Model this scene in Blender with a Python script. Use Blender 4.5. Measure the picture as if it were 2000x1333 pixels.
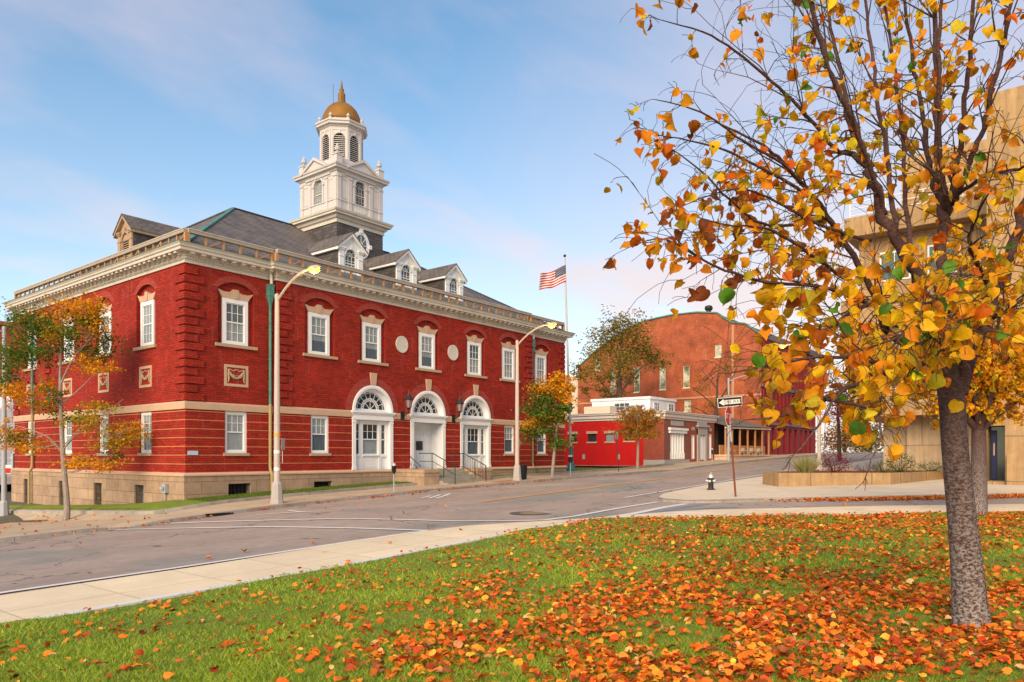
import bpy, bmesh, math, random
import numpy as np
from mathutils import Vector, Matrix
from mathutils.geometry import tessellate_polygon
S = bpy.context.scene
for o in list(bpy.data.objects): bpy.data.objects.remove(o)
COL = S.collection
PI = math.pi
rad = math.radians

# ------------------------------------------------------------------ camera
# World axes: X runs along the street front of the courthouse, Y into its depth, Z up.
# Its front street corner stands at (0, 0).
F, CX, HY, CZ = 1432.0, 1000.0, 890.0, 1.7
A = math.atan2(1130, 1432)
fs, ft, rs, rt = math.cos(A), math.sin(A), math.sin(A), -math.cos(A)
CSX, CSY = -16.086, -30.627
cd = bpy.data.cameras.new('camera'); cam = bpy.data.objects.new('camera', cd); COL.objects.link(cam)
cam.location = (CSX, CSY, CZ); cam.rotation_euler = (PI/2, 0, -(PI/2 - A))
cd.sensor_width = 36; cd.lens = F/2000*36; cd.shift_y = (HY-666.5)/2000
cd.clip_start = .1; cd.clip_end = 5000
S.camera = cam

# ------------------------------------------------------------------ sky, sun, exposure
SUN_DIR = Vector((-.84, -.27, .50)).normalized()      # towards the sun: low, from the left
elev = math.asin(SUN_DIR.z); azim = math.atan2(SUN_DIR.x, SUN_DIR.y)
W = bpy.data.worlds.new('World'); S.world = W; W.use_nodes = True
nt = W.node_tree; nt.nodes.clear(); N = nt.nodes; L = nt.links
out = N.new('ShaderNodeOutputWorld'); bg = N.new('ShaderNodeBackground'); bg.inputs[1].default_value = .130
sky = N.new('ShaderNodeTexSky'); sky.sky_type = 'NISHITA'; sky.sun_disc = False
sky.sun_elevation = elev; sky.sun_rotation = azim; sky.air_density = 1.0; sky.dust_density = .6; sky.ozone_density = 1.2
tc = N.new('ShaderNodeTexCoord')
def wmath(op, a, b=None):
    n = N.new('ShaderNodeMath'); n.operation = op
    for i, x in enumerate((a, b)):
        if x is None: continue
        if isinstance(x, (int, float)): n.inputs[i].default_value = x
        else: L.new(x, n.inputs[i])
    return n.outputs[0]
sep = N.new('ShaderNodeSeparateXYZ'); L.new(tc.outputs['Generated'], sep.inputs[0])
# cloud veil: projected on a flat layer high above
den = wmath('ADD', sep.outputs[2], .22)
cx_ = wmath('DIVIDE', sep.outputs[0], den); cy_ = wmath('DIVIDE', sep.outputs[1], den)
cmb = N.new('ShaderNodeCombineXYZ'); L.new(cx_, cmb.inputs[0]); L.new(cy_, cmb.inputs[1])
mp = N.new('ShaderNodeMapping'); mp.inputs['Rotation'].default_value = (0, 0, rad(38)); mp.inputs['Scale'].default_value = (.7, 1.25, 1); mp.inputs['Location'].default_value = (2.3, 1.1, 0)
L.new(cmb.outputs[0], mp.inputs[0])
nz = N.new('ShaderNodeTexNoise'); nz.inputs['Scale'].default_value = 1.9; nz.inputs['Detail'].default_value = 7; nz.inputs['Roughness'].default_value = .52; nz.inputs['Distortion'].default_value = .35
L.new(mp.outputs[0], nz.inputs[0])
rmp = N.new('ShaderNodeValToRGB'); rmp.color_ramp.elements[0].position = .47; rmp.color_ramp.elements[1].position = .74
L.new(nz.outputs[0], rmp.inputs[0])
# more cloud to the east (right of the picture) and near the horizon
dotn = wmath('ADD', wmath('MULTIPLY', sep.outputs[0], .95), wmath('MULTIPLY', sep.outputs[1], -.3))
east = N.new('ShaderNodeMapRange'); east.inputs[1].default_value = .42; east.inputs[2].default_value = .98; east.inputs[3].default_value = 0; east.inputs[4].default_value = .72
L.new(dotn, east.inputs[0])
low = N.new('ShaderNodeMapRange'); low.inputs[1].default_value = .0; low.inputs[2].default_value = .50; low.inputs[3].default_value = .46; low.inputs[4].default_value = 0
L.new(sep.outputs[2], low.inputs[0])
cl = wmath('MINIMUM', wmath('ADD', wmath('ADD', wmath('MULTIPLY', rmp.outputs[0], .54), east.outputs[0]), low.outputs[0]), .95)
mixc = N.new('ShaderNodeMix'); mixc.data_type = 'RGBA'
hs = N.new('ShaderNodeHueSaturation'); hs.inputs['Saturation'].default_value = 1.1; hs.inputs['Value'].default_value = 1.0
L.new(sky.outputs[0], hs.inputs['Color'])
tint = N.new('ShaderNodeMix'); tint.data_type = 'RGBA'; tint.blend_type = 'MULTIPLY'; tint.inputs['Factor'].default_value = 1; tint.inputs['B'].default_value = (.89, 1.02, .96, 1); L.new(hs.outputs[0], tint.inputs['A'])
L.new(cl, mixc.inputs['Factor']); L.new(tint.outputs['Result'], mixc.inputs['A']); 
ccol = N.new('ShaderNodeValToRGB'); ccol.color_ramp.elements[0].position = .04; ccol.color_ramp.elements[0].color = (4.7, 4.1, 3.85, 1); ccol.color_ramp.elements[1].position = .42; ccol.color_ramp.elements[1].color = (3.5, 3.05, 3.4, 1)
L.new(sep.outputs[2], ccol.inputs[0]); L.new(ccol.outputs[0], mixc.inputs['B'])
L.new(mixc.outputs['Result'], bg.inputs[0]); L.new(bg.outputs[0], out.inputs[0])

sl = bpy.data.lights.new('sun', 'SUN'); sl.energy = 2.7; sl.angle = rad(40); sl.color = (1, .75, .46)
so = bpy.data.objects.new('sun', sl); COL.objects.link(so); so.rotation_euler = SUN_DIR.to_track_quat('Z', 'Y').to_euler()
so.location = (-30, -20, 40)
S.view_settings.view_transform = 'Standard'; S.view_settings.look = 'None'; S.view_settings.gamma = 1
S.view_settings.use_curve_mapping = False
S.view_settings.exposure = .82
S.cycles.max_bounces = 8; S.cycles.transparent_max_bounces = 8; S.cycles.sample_clamp_indirect = 6

# ------------------------------------------------------------------ coordinates
def lerp(a, b, t): return a+(b-a)*t
def clip(x, a=0., b=1.): return max(a, min(b, x))
def sst(x): x = clip(x); return x*x*(3-2*x)
FK = ([-400, -60, -20, -8, -5.5, -4, -2, 1, 5, 9.5, 17, 23, 34, 50, 68, 85, 100, 140, 600],
      [-3.2, -2.4, -1.35, -.9, -.79, -.74, -.6, -.42, -.26, -.1, .1, .25, .45, .99, 1.53, 1.85, 2.0, 2.1, 2.2])
GK = ([-400, -60, -12, -8, -2.5, 5, 12, 20, 34, 50, 68, 85, 100, 140, 600],
      [-1.8, -1.5, -.56, -.47, -.33, -.2, -.06, .1, .45, .99, 1.53, 1.85, 2.0, 2.1, 2.2])
def terr(x, y):
    n = -y
    f = float(np.interp(x, *FK)); g = float(np.interp(x, *GK))
    z = lerp(f, g, clip((n-5)/11.5))
    if n > 19.5 and g < -.15: z = lerp(g, -.15, sst((n-19.5)/8))
    if n < 5 and x < 0: z -= .065*min(5-n, 45)*clip(-x/3)
    return z
def ray(px, py):
    a = (px-CX)/F; return Vector((fs+a*rs, ft+a*rt, -(py-HY)/F))
def at_depth(px, py, Z):
    d = ray(px, py); return Vector((CSX, CSY, CZ))+d*Z
def on_y(px, py, y):
    d = ray(px, py); return Vector((CSX, CSY, CZ))+d*((y-CSY)/d.y)
def on_x(px, py, x):
    d = ray(px, py); return Vector((CSX, CSY, CZ))+d*((x-CSX)/d.x)
def G(px, py, h=0.):
    z = 0.
    d = ray(px, py)
    for _ in range(40):
        k = (z+h-CZ)/d.z; p = Vector((CSX, CSY, CZ))+d*k
        z = lerp(z, terr(p.x, p.y), .6)
    return Vector((p.x, p.y, terr(p.x, p.y)+h))
def depth(p): return (p.x-CSX)*fs+(p.y-CSY)*ft

# ------------------------------------------------------------------ objects
def tag(o, label=None, cat=None, group=None, kind=None):
    if label: o['label'] = label
    if cat: o['category'] = cat
    if group: o['group'] = group
    if kind: o['kind'] = kind
    return o
def thing(name, label, cat, loc=(0, 0, 0), rz=0, group=None):
    o = bpy.data.objects.new(name, None); COL.objects.link(o); o.location = loc; o.rotation_euler = (0, 0, rz)
    o.empty_display_size = .3
    return tag(o, label, cat, group)
def origin(o):
    v = Vector((0, 0, 0))
    while o: v = v+o.location; o = o.parent
    return v
def copy_tree(o, parent=None):
    c = o.copy(); COL.objects.link(c)
    if parent: c.parent = parent
    for ch in list(o.children): copy_tree(ch, c)
    return c
class MB:
    def __init__(s): s.v = []; s.f = []; s.m = []
    def poly(s, pts, mi=0):
        b = len(s.v); s.v += [tuple(p) for p in pts]; s.f.append(tuple(range(b, b+len(pts)))); s.m.append(mi)
    def box(s, x0, x1, y0, y1, z0, z1, mi=0):
        b = len(s.v)
        s.v += [(x, y, z) for z in (z0, z1) for y in (y0, y1) for x in (x0, x1)]
        for q in ((0, 2, 3, 1), (4, 5, 7, 6), (0, 1, 5, 4), (2, 6, 7, 3), (0, 4, 6, 2), (1, 3, 7, 5)):
            s.f.append(tuple(b+i for i in q)); s.m.append(mi)
    def bar(s, a, b_, w, h, mi=0, up=(0, 0, 1)):
        a = Vector(a); b_ = Vector(b_); d = (b_-a).normalized(); u = Vector(up)
        if abs(d.dot(u)) > .99: u = Vector((1, 0, 0))
        sd = d.cross(u).normalized(); u = sd.cross(d)
        b = len(s.v)
        for p in (a, b_):
            for i, j in ((-1, -1), (1, -1), (1, 1), (-1, 1)): s.v.append(tuple(p+sd*(i*w/2)+u*(j*h/2)))
        for q in ((0, 1, 2, 3), (7, 6, 5, 4), (0, 4, 5, 1), (1, 5, 6, 2), (2, 6, 7, 3), (3, 7, 4, 0)):
            s.f.append(tuple(b+i for i in q)); s.m.append(mi)
    def extr(s, pts, vec, mi=0, tess=False):
        """closed planar polygon pushed along vec"""
        n = len(pts); vec = Vector(vec); b = len(s.v); P = [Vector(p) for p in pts]
        s.v += [tuple(p) for p in P]+[tuple(p+vec) for p in P]
        if tess:
            for t in tessellate_polygon([P]):
                s.f.append(tuple(b+i for i in t)); s.m.append(mi); s.f.append(tuple(b+n+i for i in t)); s.m.append(mi)
        else:
            s.f.append(tuple(range(b, b+n))); s.m.append(mi); s.f.append(tuple(range(b+2*n-1, b+n-1, -1))); s.m.append(mi)
        for i in range(n):
            j = (i+1) % n; s.f.append((b+i, b+j, b+n+j, b+n+i)); s.m.append(mi)
    def ring(s, outer, inner, vec, mi=0, closed=True):
        """band between two polylines of equal length, pushed along vec"""
        n = len(outer); vec = Vector(vec); b = len(s.v)
        O = [Vector(p) for p in outer]; I = [Vector(p) for p in inner]
        s.v += [tuple(p) for p in O+I]+[tuple(p+vec) for p in O+I]
        for i in range(n if closed else n-1):
            j = (i+1) % n
            for q in ((i, j, n+j, n+i), (2*n+i, 3*n+i, 3*n+j, 2*n+j), (i, 2*n+i, 2*n+j, j), (n+i, n+j, 3*n+j, 3*n+i)):
                s.f.append(tuple(b+k for k in q)); s.m.append(mi)
        if not closed:
            for i in (0, n-1):
                s.f.append((b+i, b+n+i, b+3*n+i, b+2*n+i)); s.m.append(mi)
    def tube(s, pts, r, n=8, mi=0, cap=True):
        pts = [Vector(p) for p in pts]; R = r if isinstance(r, (list, tuple)) else [r]*len(pts)
        b = len(s.v); ref = None
        for i, p in enumerate(pts):
            d = (pts[min(i+1, len(pts)-1)]-pts[max(i-1, 0)])
            d = d.normalized() if d.length > 1e-9 else Vector((0, 0, 1))
            if ref is None: ref = Vector((1, 0, 0)) if abs(d.x) < .9 else Vector((0, 1, 0))
            u = (ref-d*ref.dot(d)).normalized(); w = d.cross(u); ref = u
            for k in range(n):
                a = 2*PI*k/n; s.v.append(tuple(p+(u*math.cos(a)+w*math.sin(a))*R[i]))
        for i in range(len(pts)-1):
            for k in range(n):
                k2 = (k+1) % n; s.f.append((b+i*n+k, b+i*n+k2, b+(i+1)*n+k2, b+(i+1)*n+k)); s.m.append(mi)
        if cap:
            s.f.append(tuple(b+k for k in range(n))[::-1]); s.m.append(mi)
            e = b+(len(pts)-1)*n; s.f.append(tuple(e+k for k in range(n))); s.m.append(mi)
    def lathe(s, prof, c=(0, 0, 0), n=16, mi=0, a0=0.):
        b = len(s.v); m = len(prof)
        for r, z in prof:
            for k in range(n):
                a = a0+2*PI*k/n; s.v.append((c[0]+r*math.cos(a), c[1]+r*math.sin(a), c[2]+z))
        for i in range(m-1):
            for k in range(n):
                k2 = (k+1) % n; s.f.append((b+i*n+k, b+i*n+k2, b+(i+1)*n+k2, b+(i+1)*n+k)); s.m.append(mi)
        s.f.append(tuple(b+k for k in range(n))[::-1]); s.m.append(mi)
        e = b+(m-1)*n; s.f.append(tuple(e+k for k in range(n))); s.m.append(mi)
    def build(s, name, mats, parent=None, world=True, smooth=False, loc=None, rz=0, fix=True):
        if not isinstance(mats, (list, tuple)): mats = [mats]
        me = bpy.data.meshes.new(name)
        off = origin(parent) if (world and parent) else Vector((0, 0, 0))
        V = np.array(s.v, dtype=np.float64)-np.array(off)
        me.from_pydata(V.tolist(), [], s.f)
        me.polygons.foreach_set('material_index', s.m)
        if fix and len(s.f) < 60000:
            bm = bmesh.new(); bm.from_mesh(me); bmesh.ops.recalc_face_normals(bm, faces=bm.faces); bm.to_mesh(me); bm.free()
        me.update()
        uvl = me.uv_layers.new(name='UVMap')
        nl = len(me.loops); li = np.zeros(nl, dtype=np.int32); me.loops.foreach_get('vertex_index', li)
        nn = np.zeros(len(me.polygons)*3); me.polygons.foreach_get('normal', nn); nn = nn.reshape(-1, 3)
        lt = np.zeros(len(me.polygons), dtype=np.int32); me.polygons.foreach_get('loop_total', lt)
        nf = np.repeat(nn, lt, axis=0)
        vv = np.zeros(len(me.vertices)*3); me.vertices.foreach_get('co', vv); vv = vv.reshape(-1, 3)
        P = vv[li]
        h = np.hypot(nf[:, 0], nf[:, 1]); flat = h < .2
        hh = np.maximum(h, 1e-6)
        sg = np.where((nf[:, 0]-nf[:, 1]*.9) >= 0, 1., -1.)
        u = (-nf[:, 1]*P[:, 0]+nf[:, 0]*P[:, 1])/hh*sg; v = P[:, 2]/hh
        u = np.where(flat, P[:, 0], u); v = np.where(flat, P[:, 1], v)
        uvl.data.foreach_set('uv', np.stack([u, v], 1).ravel())
        for m in mats: me.materials.append(m)
        if smooth: me.polygons.foreach_set('use_smooth', [True]*len(me.polygons))
        o = bpy.data.objects.new(name, me); COL.objects.link(o)
        if parent: o.parent = parent
        if loc is not None: o.location = loc
        if rz: o.rotation_euler = (0, 0, rz)
        return o

# ------------------------------------------------------------------ materials
def newmat(name):
    m = bpy.data.materials.new(name); m.use_nodes = True
    n = m.node_tree.nodes; b = n['Principled BSDF']
    return m, n, m.node_tree.links, b
def setp(b, rough, metal, spec):
    b.inputs['Roughness'].default_value = rough; b.inputs['Metallic'].default_value = metal
    b.inputs['Specular IOR Level'].default_value = spec
def c4(c, k=1.): return (c[0]*k, c[1]*k, c[2]*k, 1)
def mixn(n, l, fac, a, b, mode='MIX'):
    m = n.new('ShaderNodeMix'); m.data_type = 'RGBA'; m.blend_type = mode
    for s, x in (('Factor', fac), ('A', a), ('B', b)):
        if isinstance(x, (int, float)): m.inputs[s].default_value = x
        elif isinstance(x, tuple): m.inputs[s].default_value = x
        else: l.new(x, m.inputs[s])
    return m.outputs['Result']
def noise(n, l, src, scale, detail=5, rough=.6, mapscale=None):
    if mapscale:
        mp = n.new('ShaderNodeMapping'); mp.inputs['Scale'].default_value = mapscale; l.new(src, mp.inputs[0]); src = mp.outputs[0]
    t = n.new('ShaderNodeTexNoise'); t.inputs['Scale'].default_value = scale; t.inputs['Detail'].default_value = detail; t.inputs['Roughness'].default_value = rough
    l.new(src, t.inputs['Vector']); return t.outputs['Fac']
def ramp(n, l, src, p0, p1, c0=(0, 0, 0, 1), c1=(1, 1, 1, 1)):
    r = n.new('ShaderNodeValToRGB'); r.color_ramp.elements[0].position = p0; r.color_ramp.elements[1].position = p1
    r.color_ramp.elements[0].color = c0; r.color_ramp.elements[1].color = c1
    l.new(src, r.inputs[0]); return r.outputs[0]
def nmath(n, l, op, a, b=None, c=None):
    m = n.new('ShaderNodeMath'); m.operation = op
    for i, x in enumerate((a, b, c)):
        if x is None: continue
        if isinstance(x, (int, float)): m.inputs[i].default_value = x
        else: l.new(x, m.inputs[i])
    return m.outputs[0]
def bump(n, l, b, src, strength, dist=.02):
    k = n.new('ShaderNodeBump'); k.inputs['Strength'].default_value = strength; k.inputs['Distance'].default_value = dist
    l.new(src, k.inputs['Height']); l.new(k.outputs[0], b.inputs['Normal'])
def coords(n, which='Object'):
    return n.new('ShaderNodeTexCoord').outputs[which]
def mat(name, c, rough=.7, var=.15, scale=4., metal=0., spec=.3, c2=None, thr=(.45, .7), bmp=0., stretch=None):
    m, n, l, b = newmat(name); setp(b, rough, metal, spec)
    co = coords(n)
    f = noise(n, l, co, scale, 6, .65, stretch)
    col = mixn(n, l, f, c4(c, 1-var), c4(c, 1+var))
    f2 = noise(n, l, co, scale*7.3, 3)
    col = mixn(n, l, f2, col, mixn(n, l, .5, col, c4(c, 1-2*var)))
    if c2: col = mixn(n, l, ramp(n, l, noise(n, l, co, scale*.55, 7, .7, stretch), *thr), col, c4(c2))
    l.new(col, b.inputs['Base Color'])
    if bmp: bump(n, l, b, f2, bmp)
    return m
def brickmat(name, ca, cb, mortar, bw=.21, bh=.072, ms=.010, stain=None, band=None, dark=.35, big=.18):
    m, n, l, b = newmat(name); setp(b, .85, 0, .25)
    uv = coords(n, 'UV')
    t = n.new('ShaderNodeTexBrick'); t.inputs['Scale'].default_value = 1; t.inputs['Brick Width'].default_value = bw
    t.inputs['Row Height'].default_value = bh; t.inputs['Mortar Size'].default_value = ms; t.inputs['Mortar Smooth'].default_value = .2
    t.inputs['Bias'].default_value = -.2
    t.inputs['Color1'].default_value = c4(ca); t.inputs['Color2'].default_value = c4(cb); t.inputs['Mortar'].default_value = c4(mortar)
    l.new(uv, t.inputs['Vector'])
    col = t.outputs['Color']
    fn = noise(n, l, uv, 9., 3, .5, (1, 2.6, 1))
    col = mixn(n, l, ramp(n, l, fn, .52, .74), col, mixn(n, l, dark, col, c4(cb, .25)))
    big_ = noise(n, l, uv, .55, 6, .65)
    col = mixn(n, l, 1., col, ramp(n, l, big_, .25, .8, (1-big, 1-big, 1-big, 1), (1+big, 1+big*.8, 1+big*.8, 1)), 'MULTIPLY')
    if stain:
        st = noise(n, l, uv, 1.3, 8, .72, (2.2, .35, 1))
        col = mixn(n, l, nmath(n, l, 'MULTIPLY', ramp(n, l, st, .56, .82), stain[3]), col, c4(stain))
    if band:
        sp = n.new('ShaderNodeSeparateXYZ'); l.new(uv, sp.inputs[0])
        mo = nmath(n, l, 'FRACT', nmath(n, l, 'DIVIDE', nmath(n, l, 'ADD', sp.outputs[1], band[1]), band[0]))
        k = nmath(n, l, 'LESS_THAN', mo, band[2]/band[0])
        gap = noise(n, l, uv, 2.5, 4)
        col = mixn(n, l, nmath(n, l, 'MULTIPLY', k, ramp(n, l, gap, .2, .55, (.55, .55, .55, 1))), col, c4(band[3]))
    l.new(col, b.inputs['Base Color'])
    bump(n, l, b, t.outputs['Fac'], -.35, .01)
    return m
def blockmat(name, c, bw, bh, joint=.012, jc=None, var=.18, c2=None, rough=.85, thr=(.5, .75), tint=.12, streak=0.):
    m, n, l, b = newmat(name); setp(b, rough, 0, .25)
    uv = coords(n, 'UV')
    t = n.new('ShaderNodeTexBrick'); t.inputs['Scale'].default_value = 1; t.inputs['Brick Width'].default_value = bw
    t.inputs['Row Height'].default_value = bh; t.inputs['Mortar Size'].default_value = joint; t.inputs['Mortar Smooth'].default_value = .1
    t.inputs['Color1'].default_value = c4(c, 1-tint); t.inputs['Color2'].default_value = c4(c, 1+tint); t.inputs['Mortar'].default_value = c4(jc or tuple(x*.45 for x in c))
    l.new(uv, t.inputs['Vector']); col = t.outputs['Color']
    f = noise(n, l, uv, 2.2, 7, .68)
    col = mixn(n, l, 1., col, ramp(n, l, f, .25, .78, (1-var, 1-var, 1-var, 1), (1+var, 1+var, 1+var, 1)), 'MULTIPLY')
    f3 = noise(n, l, uv, 26., 4, .6)
    col = mixn(n, l, 1., col, ramp(n, l, f3, .3, .7, (1-var*.6,)*3+(1,), (1+var*.6,)*3+(1,)), 'MULTIPLY')
    if c2: col = mixn(n, l, ramp(n, l, noise(n, l, uv, .9, 8, .72, (1, .6, 1)), *thr), col, c4(c2))
    if streak: col = mixn(n, l, 1., col, ramp(n, l, noise(n, l, uv, 1.1, 8, .75, (3.5, .16, 1)), .34, .66, (1-streak, 1-streak, 1-streak*.9, 1), (1+streak*.6,)*3+(1,)), 'MULTIPLY')
    l.new(col, b.inputs['Base Color']); bump(n, l, b, t.outputs['Fac'], -.3, .012)
    return m
def glassmat(name, c, rough=.06):
    m, n, l, b = newmat(name); setp(b, rough, 0, .7)
    uv = coords(n, 'Object')
    f = noise(n, l, uv, 1.6, 3); f2 = noise(n, l, uv, 30., 2, .5, (1, 1, .05))
    col = mixn(n, l, f, c4(c, .6), c4(c, 1.4)); col = mixn(n, l, 1., col, ramp(n, l, f2, .3, .7, (.8, .8, .8, 1), (1.15, 1.15, 1.15, 1)), 'MULTIPLY')
    l.new(col, b.inputs['Base Color']); return m
def leafmat(name, trans=.35, rough=.6):
    m, n, l, b = newmat(name); setp(b, rough, 0, .25)
    at = n.new('ShaderNodeAttribute'); at.attribute_name = 'Col'
    co = coords(n); f = noise(n, l, co, 38., 3)
    col = mixn(n, l, 1., at.outputs['Color'], ramp(n, l, f, .3, .72, (.84, .79, .74, 1), (1.15, 1.12, 1.1, 1)), 'MULTIPLY')
    l.new(col, b.inputs['Base Color'])
    tr = n.new('ShaderNodeBsdfTranslucent'); l.new(col, tr.inputs[0])
    mx = n.new('ShaderNodeMixShader'); mx.inputs[0].default_value = trans
    l.new(b.outputs[0], mx.inputs[1]); l.new(tr.outputs[0], mx.inputs[2])
    l.new(mx.outputs[0], n['Material Output'].inputs[0]); return m
def emitmat(name, c, st):
    m, n, l, b = newmat(name); b.inputs['Base Color'].default_value = c4(c)
    b.inputs['Emission Color'].default_value = c4(c); b.inputs['Emission Strength'].default_value = st; return m

M = {}
M['brick'] = brickmat('red_brick', (.40, .025, .010), (.24, .013, .007), (.12, .022, .017), bw=.32, bh=.105, ms=.014, stain=(.55, .34, .32, .26), dark=.7, big=.28)
M['brick_low'] = brickmat('banded_red_brick', (.40, .023, .010), (.24, .012, .007), (.12, .022, .017), bw=.32, bh=.105, ms=.014, dark=.6, big=.24, stain=(.55, .34, .32, .22), band=(.385, -.93, .026, (.56, .28, .11)))
M['brick_arch'] = brickmat('arch_brick', (.36, .03, .02), (.26, .018, .013), (.28, .10, .08), bw=.08, bh=.30, ms=.012)
M['groove'] = mat('dark_brick_joint', (.07, .012, .012), var=.3)
M['base_stone'] = blockmat('base_stone', (.40, .27, .185), 1.35, .55, .012, (.17, .115, .08), .26, (.22, .17, .13), thr=(.52, .8))
M['sand'] = mat('sandstone', (.56, .37, .255), .85, .14, 3., c2=(.42, .30, .21), thr=(.5, .8))
M['sill'] = mat('sill_stone', (.44, .33, .22), .85, .15, 3.)
M['cornice'] = mat('cornice_paint', (.60, .555, .50), .6, .10, 2., c2=(.42, .35, .28), thr=(.52, .85))
M['white'] = mat('white_paint', (.78, .78, .80), .5, .05, 3., c2=(.66, .65, .66), thr=(.55, .9))
M['towerw'] = mat('tower_paint', (.56, .525, .525), .6, .08, 1.5, c2=(.50, .42, .38), thr=(.55, .9))
M['copper'] = mat('green_copper', (.09, .27, .22), .6, .3, 3., c2=(.05, .13, .12), thr=(.5, .7))
M['wood'] = mat('bare_timber', (.42, .34, .28), .8, .25, 5., c2=(.28, .23, .19), thr=(.5, .75))
M['woodo'] = mat('fresh_timber', (.52, .25, .11), .75, .2, 5.)
M['slate'] = blockmat('slate_roof', (.135, .115, .11), .40, .24, .022, (.045, .04, .042), .32, (.20, .155, .125), thr=(.46, .7), rough=.62, tint=.25)
M['slated'] = blockmat('dark_slate', (.035, .045, .07), .45, .24, .014, (.012, .016, .025), .3, rough=.5, tint=.2)
M['slateb'] = blockmat('brown_slate', (.30, .20, .12), .45, .24, .014, (.15, .10, .06), .2, tint=.15)
M['gold'] = mat('gilding', (.36, .17, .03), .65, .3, 1.5, metal=.3, c2=(.19, .10, .04), thr=(.42, .72))
M['glass'] = glassmat('window_glass', (.085, .12, .155))
M['blind'] = glassmat('curtained_glass', (.25, .30, .33), .12)
M['glassd'] = glassmat('dark_glass', (.03, .045, .055))
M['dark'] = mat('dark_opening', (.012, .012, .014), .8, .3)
M['black'] = mat('black_iron', (.014, .014, .016), .45, .3, spec=.5)
M['asphalt'] = None
M['curb'] = blockmat('granite_kerb', (.34, .30, .27), 1.6, 5., .01, (.12, .11, .10), .25, (.22, .17, .14))
M['pole'] = mat('pale_pole', (.50, .43, .39), .6, .12, 2., c2=(.44, .36, .30))
M['poleg'] = mat('grey_pole', (.36, .38, .42), .5, .12, 2., spec=.5)
M['bulb'] = emitmat('lit_lamp', (1., .56, .03), 3.4)
M['bulb2'] = emitmat('lit_lamp_dim', (1., .70, .2), 4.)
# ------------------------------------------------------------------ courthouse
BW, BD, PX0, PX1, PP = 29.0, 20.2, 4.35, 24.6, .25
ZB, ZL, ZC = .93, 3.9, 10.08
hall = thing('courthouse', 'large red brick courthouse with white domed clock tower and three arched bays', 'courthouse', (0, 0, 0))
def Tf(y): return lambda u, z, d=0.: Vector((u, y-d, z))       # front faces
def Tl(x): return lambda u, z, d=0.: Vector((x-d, u, z))       # left faces, u = depth into the block
def wall(mb, T, outer, holes=(), depth=.15, back=None, reveal=0, mi=0):
    loops = [[T(u, z) for u, z in outer]]+[[T(u, z) for u, z in h] for h in holes]
    flat = [p for lp in loops for p in lp]; b = len(mb.v); mb.v += [tuple(p) for p in flat]
    for t in tessellate_polygon(loops): mb.f.append(tuple(b+i for i in t)); mb.m.append(mi)
    for h in holes:
        n = len(h)
        for i in range(n):
            (u0, z0), (u1, z1) = h[i], h[(i+1) % n]
            mb.poly([T(u0, z0), T(u1, z1), T(u1, z1, -depth), T(u0, z0, -depth)], reveal)
        if back is not None:
            P = [T(u, z, -depth) for u, z in h]; b = len(mb.v); mb.v += [tuple(p) for p in P]
            for t in tessellate_polygon([P]): mb.f.append(tuple(b+i for i in t)); mb.m.append(back)
def rect(u0, u1, z0, z1): return [(u0, z0), (u1, z0), (u1, z1), (u0, z1)]
def seg(c, hw, zs, rise, n=14, z0=None):
    """segmental or round arch outline from (c+hw, zs) over to (c-hw, zs)"""
    R = (hw*hw+rise*rise)/(2*rise); zc = zs+rise-R; a = math.asin(min(1, hw/R)); a = a if rise <= hw else PI-a
    return [(c+R*math.sin(a-2*a*i/n), zc+R*math.cos(a-2*a*i/n)) for i in range(n+1)]
def up_hole(c): return [(c-.9, 6.70), (c+.9, 6.70)]+seg(c, .9, 9.24, .34)
def lo_hole(c, w=1.1): return rect(c-w/2, c+w/2, 1.80, 3.72)
UC = [6.85, 10.3, 14.5, 18.7, 22.15]; LC = [6.85, 22.15]; AC = [10.3, 14.5, 18.7]; PC = [2.4, 26.15]
LT = [3.6, 8.0, 12.4, 17.6]
AR, AO = 1.30, 1.42
brick = MB()
for (x0, x1, c) in ((0, PX0, PC[0]), (PX1, BW, PC[1])):
    wall(brick, Tf(0), rect(x0, x1, ZL, ZC), [up_hole(c)], .16, 0)
    wall(brick, Tf(0), rect(x0, x1, ZB, ZL), [lo_hole(c)], .16, 0, 1, 1)
o = [(PX0, ZL)]
for c in AC: o += [(c-AR, ZL)]+seg(c, AR, 4.06, AR, 24)[::-1]+[(c+AR, ZL)]
o += [(PX1, ZL), (PX1, ZC), (PX0, ZC)]
med = lambda c: [(c+.42*math.cos(a*PI/12), 7.95+.50*math.sin(a*PI/12)) for a in range(24)]
wall(brick, Tf(-PP), o, [up_hole(c) for c in UC], .16, 0)
xs = [PX0]+[v for c in AC for v in (c-AR, c+AR)]+[PX1]
for i in range(0, len(xs), 2):
    wall(brick, Tf(-PP), rect(xs[i], xs[i+1], ZB, ZL), [lo_hole(c) for c in LC if xs[i] < c < xs[i+1]], .16, 0, 1, 1)
for x in (PX0, PX1):
    brick.poly([(x, 0, ZB), (x, -PP, ZB), (x, -PP, ZL), (x, 0, ZL)], 1); brick.poly([(x, 0, ZL), (x, -PP, ZL), (x, -PP, ZC), (x, 0, ZC)], 0)
wall(brick, Tl(0), rect(0, BD, ZL, ZC), [up_hole(c) for c in LT], .16, 0)
wall(brick, Tl(0), rect(0, BD, ZB, ZL), [lo_hole(c) for c in LT], .16, 0, 1, 1)
brick.poly([(BW, 0, ZB), (BW, BD, ZB), (BW, BD, ZC), (BW, 0, ZC)]); brick.poly([(0, BD, ZB), (BW, BD, ZB), (BW, BD, ZC), (0, BD, ZC)])
brick.build('wall', [M['brick'], M['brick_low']], hall)
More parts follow.
